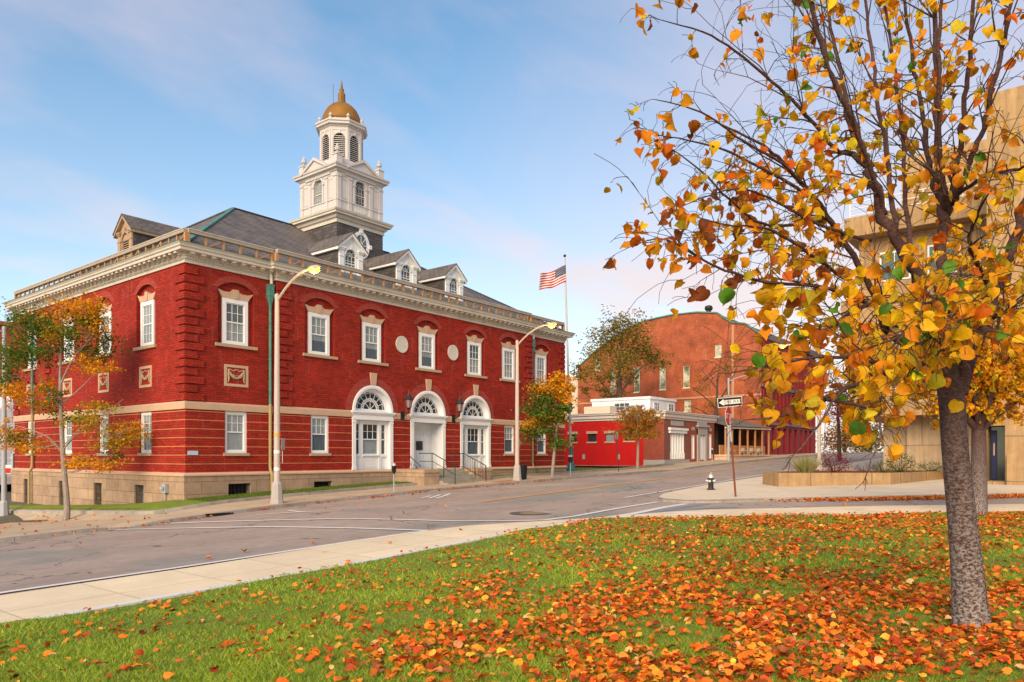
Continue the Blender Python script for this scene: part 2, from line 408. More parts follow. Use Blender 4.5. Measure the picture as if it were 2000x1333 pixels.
# brick arches over the recesses and round bays
def archring(T, c, hw, zs, rise, w, d0, d1, n=24):
    o_ = seg(c, hw+w, zs, rise+w*(1 if rise < hw*.9 else 1), n); i_ = seg(c, hw, zs, rise, n)
    mb = MB(); mb.ring([T(u, z, d0) for u, z in o_], [T(u, z, d0) for u, z in i_], T(0, 0, d1)-T(0, 0, d0), 0, False); mb.build('brick_arch', M['brick_arch'], hall)
for T, cs_ in ((Tf(0), PC), (Tf(-PP), UC), (Tl(0), LT)):
    for c in cs_: archring(T, c, .9, 9.24, .34, .30, -.01, .012)
for c in AC: archring(Tf(-PP), c, AO, 4.06, AO, .42, -.01, .012)
# quoins: proud blocks with open joints
def quoins(T, u0, sgn, z0=4.10, z1=10.0, flip=0):
    mb = MB()
    k = 0; z = z0
    while z+.33 <= z1+.01:
        ln = (.86, .56)[(k+flip) % 2]; a, b = sorted((u0, u0+sgn*ln)); p = T(a, z, -.02); q = T(b, z+.295, .075)
        mb.box(min(p.x, q.x), max(p.x, q.x), min(p.y, q.y), max(p.y, q.y), z, z+.295); z += .365; k += 1
    mb.build('quoin', M['brick'], hall)
quoins(Tf(0), -.043, 1); quoins(Tl(0), -.043, 1); quoins(Tf(-PP), PX0-.02, 1); quoins(Tf(-PP), PX1+.02, -1); quoins(Tf(0), BW, -1); quoins(Tl(0), BD, -1); quoins(Tl(0), 15.5, -1)
# stone base
OUT = [(0, BD), (0, 0), (PX0, 0), (PX0, -PP), (PX1, -PP), (PX1, 0), (BW, 0), (BW, BD)]
def offs(p):
    res = []; n = len(OUT)
    for i in range(n):
        a = Vector(OUT[max(i-1, 0)]); b = Vector(OUT[i]); c = Vector(OUT[min(i+1, n-1)])
        ns = []
        for q, r in ((a, b), (b, c)):
            d = r-q
            if d.length > 1e-6: d.normalize(); ns.append(Vector((d.y*-1, d.x)) * -1)
        m = ns[0] if len(ns) == 1 else (ns[0]+ns[1])/(1+ns[0].dot(ns[1]))
        res.append(b+m*p)
    return res
def sweep(mb, prof, mi=0):
    """profile of (projection, height) pairs carried round the outline"""
    rows = [offs(p) for p, z in prof]
    for k in range(len(prof)-1):
        for i in range(len(OUT)-1):
            a, b = rows[k][i], rows[k][i+1]; c, d = rows[k+1][i+1], rows[k+1][i]; z0, z1 = prof[k][1], prof[k+1][1]
            mb.poly([(a.x, a.y, z0), (b.x, b.y, z0), (c.x, c.y, z1), (d.x, d.y, z1)], mi)
base = MB()
hb = [rect(c-.56, c+.56, z0, z1) for c, z0, z1 in ((2.5, -.16, .42),)]
wall(base, Tf(-.12), rect(-.12, PX0-.12, -2.4, .80), hb, .35, 1)
wall(base, Tf(-PP-.12), rect(PX0-.12, PX1+.12, -1, .80), [rect(6.4, 7.5, -.05, .40)], .35, 1)
wall(base, Tf(-.12), rect(PX1+.12, BW+.12, -1, .80))
base.poly([(PX0-.12, -.12, -1), (PX0-.12, -PP-.12, -1), (PX0-.12, -PP-.12, .8), (PX0-.12, -.12, .8)])
base.poly([(PX1+.12, -.12, -1), (PX1+.12, -PP-.12, -1), (PX1+.12, -PP-.12, .8), (PX1+.12, -.12, .8)])
bl = [(4.0, -.55), (8.4, -.85), (12.8, -1.05), (17.9, -1.3)]
wall(base, Tl(-.12), rect(-.12, BD+.12, -3, .80), [rect(t-.46, t+.46, z, .33) for t, z in bl], .38, 1)
sweep(base, [(.12, .80), (.17, .80), (.17, .86), (.05, .945), (-.02, .945)], 2)
base.build('stone_base', [M['base_stone'], M['dark'], M['sand']], hall)
def grille(T, u0, u1, z0, z1, curved=False):
    g = MB(); r = .011
    n = 6
    for i in range(n+1):
        u = lerp(u0, u1, i/n); g.tube([T(u, z0, -.10), T(u, z1, -.10)], r, 5)
    for z in (z0+.04, lerp(z0, z1, .5), z1-.04): g.tube([T(u0, z, -.10), T(u1, z, -.10)], r, 5)
    return g.build('basement_window', M['black'], hall)
grille(Tf(-.12), 1.94, 3.06, -.16, .42); grille(Tf(-PP-.12), 6.4, 7.5, -.05, .40)
for t, z in bl:
    g = grille(Tl(-.12), t-.46, t+.46, z, .33)
    p = MB(); a = Tl(-.12)
    p.poly([a(t-.2, z+.05, -.33), a(t+.4, z+.05, -.33), a(t+.4, .28, -.33), a(t-.2, .28, -.33)]); p.build('pane', M['blind'], g)
# belt course
def beltseg(T, u0, u1, d=.05):
    mb = MB(); mb.extr([T(u0, 3.72, -.01), T(u0, 3.72, d), T(u0, 3.98, d), T(u0, 4.06, d-.03), T(u0, 4.06, -.01)], T(u1, 0)-T(u0, 0)); mb.build('belt_course', M['sand'], hall)
beltseg(Tf(0), -.05, PX0-.053); beltseg(Tf(0), PX1+.053, BW); beltseg(Tl(0), 0.0, BD)
xs = [PX0-.05]+[v for c in AC for v in (c-AO, c+AO)]+[PX1+.05]
for i in range(0, len(xs), 2): beltseg(Tf(-PP), xs[i], xs[i+1])
# cornice
mb = MB()
sweep(mb, [(-.02, 10.02), (.06, 10.02), (.06, 10.09), (.04, 10.09), (.04, 10.17), (.08, 10.17), (.08, 10.20)])
sweep(mb, [(.08, 10.27), (.12, 10.30), (.12, 10.45), (.46, 10.45), (.46, 10.56), (.49, 10.575), (.52, 10.60), (.53, 10.66), (.58, 10.72), (.59, 10.74)])
sweep(mb, [(.08, 10.20), (.08, 10.27)])
def along(p, step, w, fn):
    pts = offs(p)
    for i in range(len(OUT)-2):
        a, b = pts[i], pts[i+1]; d = b-a; ln = d.length
        if ln < .5: continue
        d.normalize(); nrm = Vector((d.y, -d.x)); k = max(1, int(ln/step)); st = ln/k
        for j in range(k): fn(a+d*(st*(j+.5)), d, nrm)
def block(P, d, nrm, w, dep, z0, z1, mi=0):
    q = [P+d*(-w/2), P+d*(w/2), P+d*(w/2)+nrm*dep, P+d*(-w/2)+nrm*dep]
    mb.extr([(v.x, v.y, z0) for v in q], (0, 0, z1-z0), mi)
along(.075, .115, .065, lambda P, d, n_: block(P, d, n_, .065, .055, 10.20, 10.27))
along(.11, .46, .19, lambda P, d, n_: block(P, d, n_, .19, .30, 10.36, 10.452))
along(.11, .46, .19, lambda P, d, n_: block(P, d, n_, .15, .16, 10.31, 10.362))
mb.build('cornice', M['cornice'], hall)
mb = MB(); sweep(mb, [(.58, 10.735), (.61, 10.745), (.61, 10.765), (.05, 10.85), (-.6, 10.86)]); mb.build('gutter', M['copper'], hall)
# timber parapet railing
mb = MB()
def prail(a, b, step, big):
    a = Vector(a); b = Vector(b); d = (b-a); ln = d.length; d.normalize(); n_ = max(1, round(ln/step)); st = ln/n_
    mb.bar(a+Vector((0, 0, 11.42)), b+Vector((0, 0, 11.42)), .20, .15, 0); mb.bar(a+Vector((0, 0, 11.512)), b+Vector((0, 0, 11.512)), .24, .03, 2)
    for i in range(n_+1):
        p = a+d*(st*i); w = .14 if i in (0, n_) else .085
        mb.bar(p+Vector((0, 0, 10.83)), p+Vector((0, 0, 11.345)), w, w, 1)
        if i < n_ and i % 3 == big: q = a+d*(st*(i+1)); mb.bar(p+Vector((0, 0, 10.9)), q+Vector((0, 0, 11.33)), .06, .06, 1)
prail((.05, BD-.1, 0), (.05, .05, 0), .72, 0); prail((.13, .05, 0), (PX0-.04, .05, 0), .8, 1); prail((PX0+.03, -PP+.05, 0), (PX1-.03, -PP+.05, 0), .76, 1); prail((PX1+.04, .05, 0), (BW-.05, .05, 0), .7, 1); prail((BW-.05, .13, 0), (BW-.05, BD, 0), .8, 1)
mb.build('parapet_railing', [M['wood'], M['woodo'], M['cornice']], hall)
# main roof
mb = MB(); e = -.02
P0, P1, P2, P3 = (e, e, 10.87), (BW-e, e, 10.87), (BW-e, BD-e, 10.87), (e, BD-e, 10.87); R0, R1 = (8.3, 10.1, 16.64), (20.8, 10.1, 16.64)
mb.poly([P0, P1, R1, R0]); mb.poly([P1, P2, R1]); mb.poly([P2, P3, R0, R1]); mb.poly([P3, P0, R0])
roof = mb.build('roof', M['slate'], hall)
for a, b in ((P0, R0), (P1, R1), (P2, R1), (P3, R0), (R0, R1)):
    mb = MB(); mb.bar(Vector(a)+Vector((0, 0, .03)), Vector(b)+Vector((0, 0, .03)), .18, .07); mb.build('ridge_cap', M['copper'] if a == P0 else M['slated'], roof)

# ---- windows (built facing -Y, origin at the middle of the frame's foot)
def win_upper(loc, rz, k=0):
    w, h = 1.26, 2.10
    m = MB(); fo = rect(-w/2, w/2, 0, h); fi = rect(-.455, .455, .14, h-.20)
    m.ring([(u, -.10, z) for u, z in fo], [(u, -.10, z) for u, z in fi], (0, .11, 0))
    o = m.build('window', M['white'], hall, world=False, loc=loc, rz=rz)
    m = MB(); m.box(-.455, .455, -.06, -.03, 1.0, 1.06); m.ring([(u, -.055, z) for u, z in rect(-.455, .455, .14, h-.20)], [(u, -.055, z) for u, z in rect(-.415, .415, .18, h-.24)], (0, .03, 0))
    for u in (-.14, .14): m.box(u-.012, u+.012, -.045, -.028, 1.06, h-.24)
    m.box(-.415, .415, -.044, -.029, 1.44, 1.465)
    if k % 3 == 0:
        for u in (-.14, .14): m.box(u-.012, u+.012, -.045, -.028, .18, 1.0)
        m.box(-.415, .415, -.044, -.029, .57, .595)
    m.build('sash', M['white'], o, world=False)
    m = MB(); sp = (1.03, .72, 1.03, 1.35)[k % 4]
    m.poly([(-.42, -.02, sp), (.42, -.02, sp), (.42, -.02, h-.2), (-.42, -.02, h-.2)], 0); m.poly([(-.42, -.02, .16), (.42, -.02, .16), (.42, -.02, sp), (-.42, -.02, sp)], 1)
    up, lo = ((M['glass'], M['blind']), (M['blind'], M['glass']), (M['glass'], M['glass']), (M['blind'], M['blind']))[k % 4]
    m.build('pane', [up, lo], o, world=False)
    m = MB(); m.extr([(-1.04, .0, -.14), (1.04, .0, -.14), (1.04, .0, -.0), (-1.04, .0, -.0)], (0, -.26, 0)); m.build('sill', M['sill'], o, world=False)
    m = MB()
    pts = [(-.64, 2.10), (.64, 2.10), (.90, 2.46), (.62, 2.37), (.30, 2.37), (.22, 2.40), (.20, 2.45), (.13, 2.45), (.13, 2.51), (-.13, 2.51), (-.13, 2.45), (-.20, 2.45), (-.22, 2.40), (-.30, 2.37), (-.62, 2.37), (-.90, 2.46)]
    m.extr([(u, -.12, z) for u, z in pts], (0, .12, 0), 0, True); m.extr([(-.11, -.15, 2.105), (.11, -.15, 2.105), (.14, -.15, 2.52), (-.14, -.15, 2.52)], (0, .05, 0))
    m.build('lintel', M['sand'], o, world=False)
    return o
def win_lower(loc, rz, k=0):
    w, h = 1.1, 1.90
    m = MB(); m.ring([(u, -.10, z) for u, z in rect(-w/2, w/2, 0, h)], [(u, -.10, z) for u, z in rect(-.43, .43, .11, h-.14)], (0, .11, 0))
    o = m.build('window', M['white'], hall, world=False, loc=loc, rz=rz)
    m = MB(); m.box(-.43, .43, -.06, -.03, .93, .985)
    for u in (-.14, .14): m.box(u-.012, u+.012, -.045, -.028, .985, h-.14)
    m.box(-.43, .43, -.044, -.029, 1.36, 1.385); m.ring([(u, -.055, z) for u, z in rect(-.43, .43, .11, h-.14)], [(u, -.055, z) for u, z in rect(-.395, .395, .15, h-.18)], (0, .03, 0))
    m.build('sash', M['white'], o, world=False)
    m = MB(); m.poly([(-.4, -.02, .96), (.4, -.02, .96), (.4, -.02, h-.14), (-.4, -.02, h-.14)], 0); m.poly([(-.4, -.02, .12), (.4, -.02, .12), (.4, -.02, .96), (-.4, -.02, .96)], 1)
    m.build('pane', list([(M['blind'], M['glass']), (M['blind'], M['blind']), (M['glass'], M['blind'])][k % 3]), o, world=False)
    m = MB(); m.box(-.64, .64, -.24, 0, -.13, -.003); m.build('sill', M['sill'], o, world=False)
    return o
for i, c in enumerate([PC[0]]+UC+[PC[1]]):
    win_upper((c, (.16 if c in PC else .16-PP), 6.74), 0, (0, 1, 1, 1, 0, 3, 3)[i])
for i, c in enumerate(LT): win_upper((.16, c, 6.74), -PI/2, (3, 1, 0, 0)[i])
for i, c in enumerate([PC[0]]+LC+[PC[1]]): win_lower((c, (.16 if c in PC else .16-PP), 1.81), 0, (1, 0, 0, 0)[i])
for i, c in enumerate(LT): win_lower((.16, c, 1.81), -PI/2, i)
# carved relief panels
def panel(T, c):
    m = MB(); m.ring([T(u, z, .02) for u, z in rect(c-.60, c+.60, 4.84, 5.82)], [T(u, z, .02) for u, z in rect(c-.47, c+.47, 4.96, 5.70)], T(0, 0, -.03)-T(0, 0, .02))
    o = m.build('relief_panel', M['sand'], hall)
    m = MB(); m.poly([T(u, z, -.012) for u, z in rect(c-.48, c+.48, 4.95, 5.71)], 1)
    rr = random.Random(int(c*10))
    for k in range(3):      # the hanging swag
        m.tube([T(c-.38+.76*i/10, 5.56-.07*k-(.34-.07*k)*math.sin(PI*i/10), .012) for i in range(11)], [.03+.025*math.sin(PI*i/10) for i in range(11)], 6)
    for sx in (-1, 1):
        m.tube([T(c+sx*.38, 5.60, .01), T(c+sx*.40, 5.4, .01), T(c+sx*.37, 5.2, .01), T(c+sx*.40, 5.02, .01)], [.045, .035, .045, .02], 6)
    m.tube([T(c-.38, 5.62, .01), T(c-.15, 5.54, .015), T(c, 5.62, .02), T(c+.15, 5.54, .015), T(c+.38, 5.62, .01)], .025, 6)
    for k in range(16): 
        u = rr.uniform(-.25, .25); m.lathe([(.001, -.03), (.03, 0), (.001, .03)], T(c+u, 5.24+.9*u*u+rr.uniform(-.05, .1), .03), 6)
    m.build('swag_carving', [M['sill'], M['relief']], o)
M['relief'] = mat('weathered_relief', (.30, .22, .15), .9, .25, 8)
panel(Tf(0), PC[0]); panel(Tf(0), PC[1])
for c in LT: panel(Tl(0), c)
for c in (12.4, 16.6):
    m = MB(); T = Tf(-PP)
    ov = lambda a, b: [(c+a*math.cos(k*PI/14), 7.93+b*math.sin(k*PI/14)) for k in range(28)]
    m.ring([T(u, z, .06) for u, z in ov(.45, .47)], [T(u, z, .06) for u, z in ov(.36, .38)], T(0, 0, -.02)-T(0, 0, .06)); 
    m.extr([T(u, z, .012) for u, z in ov(.38, .40)], T(0, 0, .03)-T(0, 0, .0)); m.build('medallion', M['cornice'], hall)
# arched bays
def bay(c, door=False):
    y = -PP
    T = lambda u, z, d=0.: Vector((c+u, y-d, z))
    m = MB()
    n = 28
    o_ = seg(0, AO, 4.06, AO, n); i1 = seg(0, 1.24, 4.06, 1.24, n); i2 = seg(0, 1.06, 4.06, 1.06, n)
    m.ring([T(u, z, .07) for u, z in o_], [T(u, z, .07) for u, z in i1], T(0, 0, -.30)-T(0, 0, .07), 0, False)
    for a in range(n):       # dentilled inner order
        t0, t1 = (a+.2)/n*PI, (a+.75)/n*PI
        m.extr([T(r*math.cos(t), 4.06+r*math.sin(t), .085) for r, t in ((1.30, t0), (1.37, t0), (1.37, t1), (1.30, t1))], T(0, 0, .05)-T(0, 0, .085))
    m.ring([T(u, z, -.22) for u, z in i1], [T(u, z, -.22) for u, z in i2], T(0, 0, -.3)-T(0, 0, -.22), 0, False)
    # entablature
    for z0, z1, d, w in ((3.60, 3.72, .085, 1.445), (3.72, 3.90, .05, 1.41), (3.90, 3.97, .11, 1.47), (3.97, 4.06, .16, 1.52)):
        m.extr([T(-w, z0, -.30), T(w, z0, -.30), T(w, z0, d), T(-w, z0, d)], (0, 0, z1-z0-.001))
    m.extr([T(-1.05, 4.06, -.30), T(1.05, 4.06, -.30), T(1.05, 4.06, -.18), T(-1.05, 4.06, -.18)], (0, 0, .10))
    for sx in (-1, 1):
        a, b = sorted((sx*1.20, sx*1.42))
        m.box(c+a, c+b, y-.06, y+.35, ZB+.16, 3.60); m.box(c+a-.02, c+b+.02, y-.10, y+.35, ZB+.016, ZB+.16)
        m.box(c+a-.015, c+b+.015, y-.085, y+.3, 3.44, 3.50)
    o = m.build('arched_doorway' if door else 'arched_window', M['white'], hall)
    # fanlight
    m = MB(); m.extr([T(u, z, -.27) for u, z in seg(0, 1.06, 4.06, 1.06, n)], (0, .02, 0), 0, True); fl = m.build('pane', M['glassd'], o)
    m = MB()
    cz = 4.17
    def pol(r, a): return (r*math.cos(a), cz+r*math.sin(a))
    ra = lambda a0, r0, r1, n=20: m.ring([T(*pol(r1, PI*i/n), -.235) for i in range(n+1)], [T(*pol(r0, PI*i/n), -.235) for i in range(n+1)], (0, .03, 0), 0, False)
    ra(0, .595, .63); ra(0, .455, .49); ra(0, .06, .11, 8)
    for i in range(17): a = PI*(i+.5)/17; m.bar(T(*pol(.47, a), -.225), T(*pol(.61, a), -.225), .05 if i % 1 == 0 else .03, .02, 0, (0, 1, 0))
    for i in range(1, 8): a = PI*i/8; m.bar(T(*pol(.62, a), -.225), T(*pol(.96, a), -.225), .026, .02, 0, (0, 1, 0))
    for i in range(1, 4): a = PI*i/4; m.bar(T(*pol(.10, a), -.225), T(*pol(.47, a), -.225), .026, .02, 0, (0, 1, 0))
    for i in range(8):       # scalloped outer edge
        a0, a1 = PI*i/8, PI*(i+1)/8
        m.tube([T(*pol(.95-.07*math.sin(PI*k/6), lerp(a0, a1, k/6)), -.225) for k in range(7)], .014, 5)
    m.box(c-1.04, c+1.04, y+.20, y+.245, 4.16, 4.20)
    m.build('glazing_bars', M['white'], fl)
    m = MB(); m.extr([T(-.16, 5.49, -.02), T(.16, 5.49, -.02), T(.23, 6.14, -.02), T(-.23, 6.14, -.02)], (0, -.11, 0)); m.build('keystone', M['sand'], o)
    if door:
        m = MB()     # porch room behind the open doorway
        x0, x1, yb = c-1.194, c+1.194, y+.95
        m.poly([(x0, y, ZB), (x0, yb, ZB), (x0, yb, 3.6), (x0, y, 3.6)]); m.poly([(x1, y, ZB), (x1, yb, ZB), (x1, yb, 3.6), (x1, y, 3.6)])
        m.poly([(x0, yb, ZB), (x1, yb, ZB), (x1, yb, 3.6), (x0, yb, 3.6)]); m.poly([(x0, y, 3.6), (x1, y, 3.6), (x1, yb, 3.6), (x0, yb, 3.6)])
        for i in range(9): m.box(x0+.3*i-.02, x0+.3*i+.02, yb-.02, yb, ZB, 3.3)
        m.box(x0, x1, yb-.05, yb-.001, 3.02, 3.14); m.box(x1-.05, x1-.001, y+.4, yb, 3.02, 3.14); m.box(x1-.04, x1-.001, y+.4, y+.85, ZB+.2, 2.8)
        m.build('porch_room', M['white'], o)
        m = MB(); m.box(x0+1.12, x0+1.62, yb-.075, yb-.03, 2.02, 2.55); m.build('notice_board', M['black'], o)
        return
    m = MB()
    for u0, u1 in ((-1.2, -1.08), (-.74, -.55), (.55, .74), (1.08, 1.2)): m.box(c+u0, c+u1, y+.16, y+.32, ZB, 3.60)
    m.box(c-1.2, c+1.2, y+.20, y+.32, ZB, 1.66); m.box(c-1.2, c+1.2, y+.19, y+.32, 3.42, 3.60)
    m.box(c-.56, c+.56, y+.12, y+.33, 1.66, 1.74)
    for u in (-.91, .91): m.box(c+u-.19, c+u+.19, y+.14, y+.33, 1.62, 1.74); m.ring([T(a, z, -.195) for a, z in rect(u-.13, u+.13, 1.05, 1.50)], [T(a, z, -.195) for a, z in rect(u-.10, u+.10, 1.08, 1.47)], (0, .01, 0))
    m.ring([T(a, z, -.19) for a, z in rect(-.46, .46, 1.05, 1.50)], [T(a, z, -.19) for a, z in rect(-.42, .42, 1.09, 1.46)], (0, .015, 0))
    for u0, u1 in ((-.55, .55), (-1.08, -.74), (.74, 1.08)):
        m.ring([T(a, z, -.21) for a, z in rect(u0, u1, 1.74, 3.42)], [T(a, z, -.21) for a, z in rect(u0+.05, u1-.05, 1.79, 3.37)], (0, .05, 0)); m.box(c+u0, c+u1, y+.20, y+.25, 2.54, 2.60)
        k = 3 if u1 > .3 and u0 < -.3 else 1
        for i in range(1, k): u = lerp(u0, u1, i/k); m.box(c+u-.011, c+u+.011, y+.225, y+.25, 2.6, 3.4)
        m.box(c+u0, c+u1, y+.226, y+.249, 2.98, 3.0)
    m.build('window_case', M['white'], o)
    m = MB(); m.poly([T(-1.1, 2.57, -.27), T(1.1, 2.57, -.27), T(1.1, 3.45, -.27), T(-1.1, 3.45, -.27)], 0)
    for u0, u1, k in ((-.6, .6, 1), (-1.1, -.6, 0), (.6, 1.1, 0)): m.poly([T(u0, 1.7, -.27), T(u1, 1.7, -.27), T(u1, 2.57, -.27), T(u0, 2.57, -.27)], k)
    m.build('pane', [M['glassd'], M['blind'] if c < 14 else M['glass']], o)
bay(AC[0]); bay(AC[1], True); bay(AC[2])
# downspouts in the angles of the front and near the far end of the side
def downspout(x, y, dx, dy, zb):
    m = MB(); m.tube([(x, y-.02, 10.4), (x, y-.06, 10.15), (x, y-.1, 9.95), (x, y-.1, 9.8)], .07, 8, 1)
    m.lathe([(.20, 9.78), (.22, 9.74), (.19, 9.68), (.19, 9.30), (.21, 9.27), (.17, 9.2), (.08, 8.85), (.07, 8.75)], (x, y, 0), 4, 0, PI/4)
    m.tube([(x, y, 8.8), (x, y, 4.1)], .065, 10, 0); m.tube([(x, y, 4.12), (x, y, 1.15), (x+dx*.04, y+dy*.04, .98), (x+dx*.16, y+dy*.16, .78), (x+dx*.16, y+dy*.16, zb)], .075, 10, 2)
    for z in (7.6, 6.2, 4.8): m.lathe([(.085, 0), (.085, .07)], (x, y, z), 10, 0)
    m.build('downspout', [M['copper'], M['cornice'], M['pipe']], hall)
M['pipe'] = mat('ochre_pipe', (.40, .30, .14), .6, .2, 4)
downspout(4.08, -.13, 0, -1, -.1); downspout(24.87, -.13, 0, -1, .1); downspout(-.13, 17.0, -1, 0, -1.4)
# front steps
st = MB(); z0 = terr(14.5, -3.2)+.13; ns = 5; top = .90
st.box(12.9, 16.1, -1.7, -PP-.121, -.4, top)
for i in range(ns): z = lerp(z0, top, (ns-i-1)/ns+0); st.box(12.9, 16.1, -1.7-.32*(i+1), -1.7-.32*i, -.5, lerp(top, z0, (i+1)/(ns+0)) if i < ns-1 else z0+.03)
st.build('entrance_steps', M['step'] if 'step' in M else mat('step_stone', (.36, .33, .28), .85, .2, 3, c2=(.24, .22, .16)), hall)
for x0, x1 in ((11.75, 12.9), (16.1, 17.3)):
    m = MB(); m.box(x0, x1, -2.7, -PP-.17, -.6, .77); m.box(x0-.04, x1+.04, -2.75, -PP-.17, .77, .93)
    m.build('cheek_wall', M['base_stone'], hall)
# dormers
def dormer(parent, mw, louvre=False, rz=0., loc=(0, 0, 0)):
    """front at y = 0 facing -Y, centre x = 0, z measured from 11.7"""
    W2, ZE, ZA, DP = .84, 1.5, 2.25, 4.2
    ro = MB(); zr = lambda y: 0
    for sx in (-1, 1): ro.poly([(sx*W2, .02, -.2), (sx*W2, DP, -.2), (sx*W2, DP, ZE), (sx*W2, .02, ZE)], 0)
    o = ro.build('dormer', M['slated2'], parent, world=False, loc=loc, rz=rz)
    m = MB(); k = (ZA-ZE)/W2; ov = .22
    for sx in (-1, 1): m.extr([(0, -.24, ZA+.06), (sx*(W2+ov), -.24, ZE-k*ov+.06), (sx*(W2+ov), -.24, ZE-k*ov+.11), (0, -.24, ZA+.11)], (0, DP+.4, 0))
    m.build('roof', M['slate'], o, world=False)
    m = MB()
    op = [(-.36, .25), (.36, .25)]+seg(0, .36, 1.05, .36, 14)
    if louvre: op = [(-.40, .05), (.40, .05)]+seg(0, .40, .95, .40, 14)
    wall(m, lambda u, z, d=0.: Vector((u, -d, z)), [(-W2, -.25), (W2, -.25), (W2, ZE), (0, ZA), (-W2, ZE)], [op], .12)
    for sx in (-1, 1):
        a, b = sorted((sx*.50, sx*.82)); m.box(a, b, -.07, 0, -.25, 1.28); m.box(a-.03, b+.03, -.12, 0, 1.28, 1.36); m.box(a-.015, b+.015, -.10, 0, .92, .98)
        m.box(a-.05, b+.06, -.16, 0, 1.36, 1.46)
        m.extr([(0, -.20, ZA-.12), (sx*(W2+ov-.02), -.20, ZE-k*(ov-.02)-.10), (sx*(W2+ov-.02), -.20, ZE-k*(ov-.02)+.055), (0, -.20, ZA+.055)], (0, .20, 0))
        m.extr([(sx*(W2+.02), 0, ZE-.26), (sx*(W2+ov-.03), 0, ZE-.26), (sx*(W2+ov-.02), 0, ZE-k*(ov-.02)+.055), (sx*(W2+.02), 0, ZE+.05)], (0, DP, 0))
    hw = .36 if not louvre else .40; zs = 1.05 if not louvre else .95
    m.ring([(u, -.06, z) for u, z in seg(0, hw+.12, zs, hw+.12, 16)], [(u, -.06, z) for u, z in seg(0, hw, zs, hw, 16)], (0, .06, 0), 0, False)
    m.extr([(-.05, -.09, zs+hw), (.05, -.09, zs+hw), (.08, -.09, zs+hw+.26), (-.08, -.09, zs+hw+.26)], (0, .08, 0))
    m.build('front', mw, o, world=False)
    m = MB(); m.extr([(u, .10, z) for u, z in op], (0, .02, 0), 0, True)
    p = m.build('louvre_back' if louvre else 'pane', M['dark'] if louvre else M['glassd'], o, world=False)
    m = MB()
    if louvre:
        for i in range(8): m.extr([(-.39, .02, .1+.12*i), (.39, .02, .1+.12*i), (.39, .08, .17+.12*i), (-.39, .08, .17+.12*i)], (0, .012, .02))
        m.extr([(u, .03, z) for u, z in seg(0, .39, .99, .37, 12)], (0, .02, 0))
    else:
        for u in (-.12, .12): m.box(u-.012, u+.012, .07, .095, .25, 1.05); 
        for z in (.5, .78, 1.05): m.box(-.36, .36, .072, .096, z-.012, z+.012)
        for i in range(1, 4): a = PI*i/4; m.bar((0, .083, 1.05), (.35*math.cos(a), .083, 1.05+.35*math.sin(a)), .022, .02, 0, (0, 1, 0))
        m.box(-.36, .36, .06, .098, .60, .66)
        m.ring([(u, .07, z) for u, z in seg(0, .20, 1.05, .20, 10)], [(u, .07, z) for u, z in seg(0, .175, 1.05, .175, 10)], (0, .02, 0), 0, False)
    m.build('slat' if louvre else 'glazing_bars', mw, p, world=False)
    return o
M['slated2'] = blockmat('wall_slate', (.10, .085, .085), .38, .20, .014, (.04, .035, .035), .25, rough=.38, tint=.25)
M['weath'] = mat('weathered_paint', (.46, .32, .21), .75, .2, 4, c2=(.3, .21, .15))
for c in AC: dormer(hall, M['white'], loc=(c, 1.6, 11.7))
dormer(hall, M['weath'], True, -PI/2, (2.0, 10.1, 12.3))

# ---- clock tower
TX, TY, TH = 14.76, 7.95, 1.9
tw = MB()
def sq(h): return [(TX-h, TY-h), (TX+h, TY-h), (TX+h, TY+h), (TX-h, TY+h)]
def sqbox(mb, h, z0, z1, mi=0): mb.box(TX-h, TX+h, TY-h, TY+h, z0, z1, mi)
sqbox(tw, TH-.02, 12.0, 16.45); tower = tw.build('tower', M['slated2'], hall)
m = MB()
def sqsweep(mb, prof, n=4, a0=PI/4, k=math.sqrt(2)): mb.lathe([(h*k, z) for h, z in prof], (TX, TY, 0), n, 0, a0)
sqsweep(m, [(TH, 16.2), (TH+.05, 16.2), (TH+.05, 16.42), (TH+.16, 16.46), (TH+.22, 16.62), (TH+.40, 16.66), (TH+.40, 16.78), (TH+.46, 16.80), (TH+.50, 16.92), (TH+.02, 17.02), (TH-.1, 17.02)])
m.build('tower_skirt', M['cornice'], tower)
m = MB(); HB = 1.85
def face(k):     # four faces of the square stage
    a = k*PI/2; ca, sa = math.cos(a), math.sin(a)
    def T(u, z, d=0.):
        x, y = u, -HB-d
        return Vector((TX+x*ca-y*sa, TY+x*sa+y*ca, z))
    return T
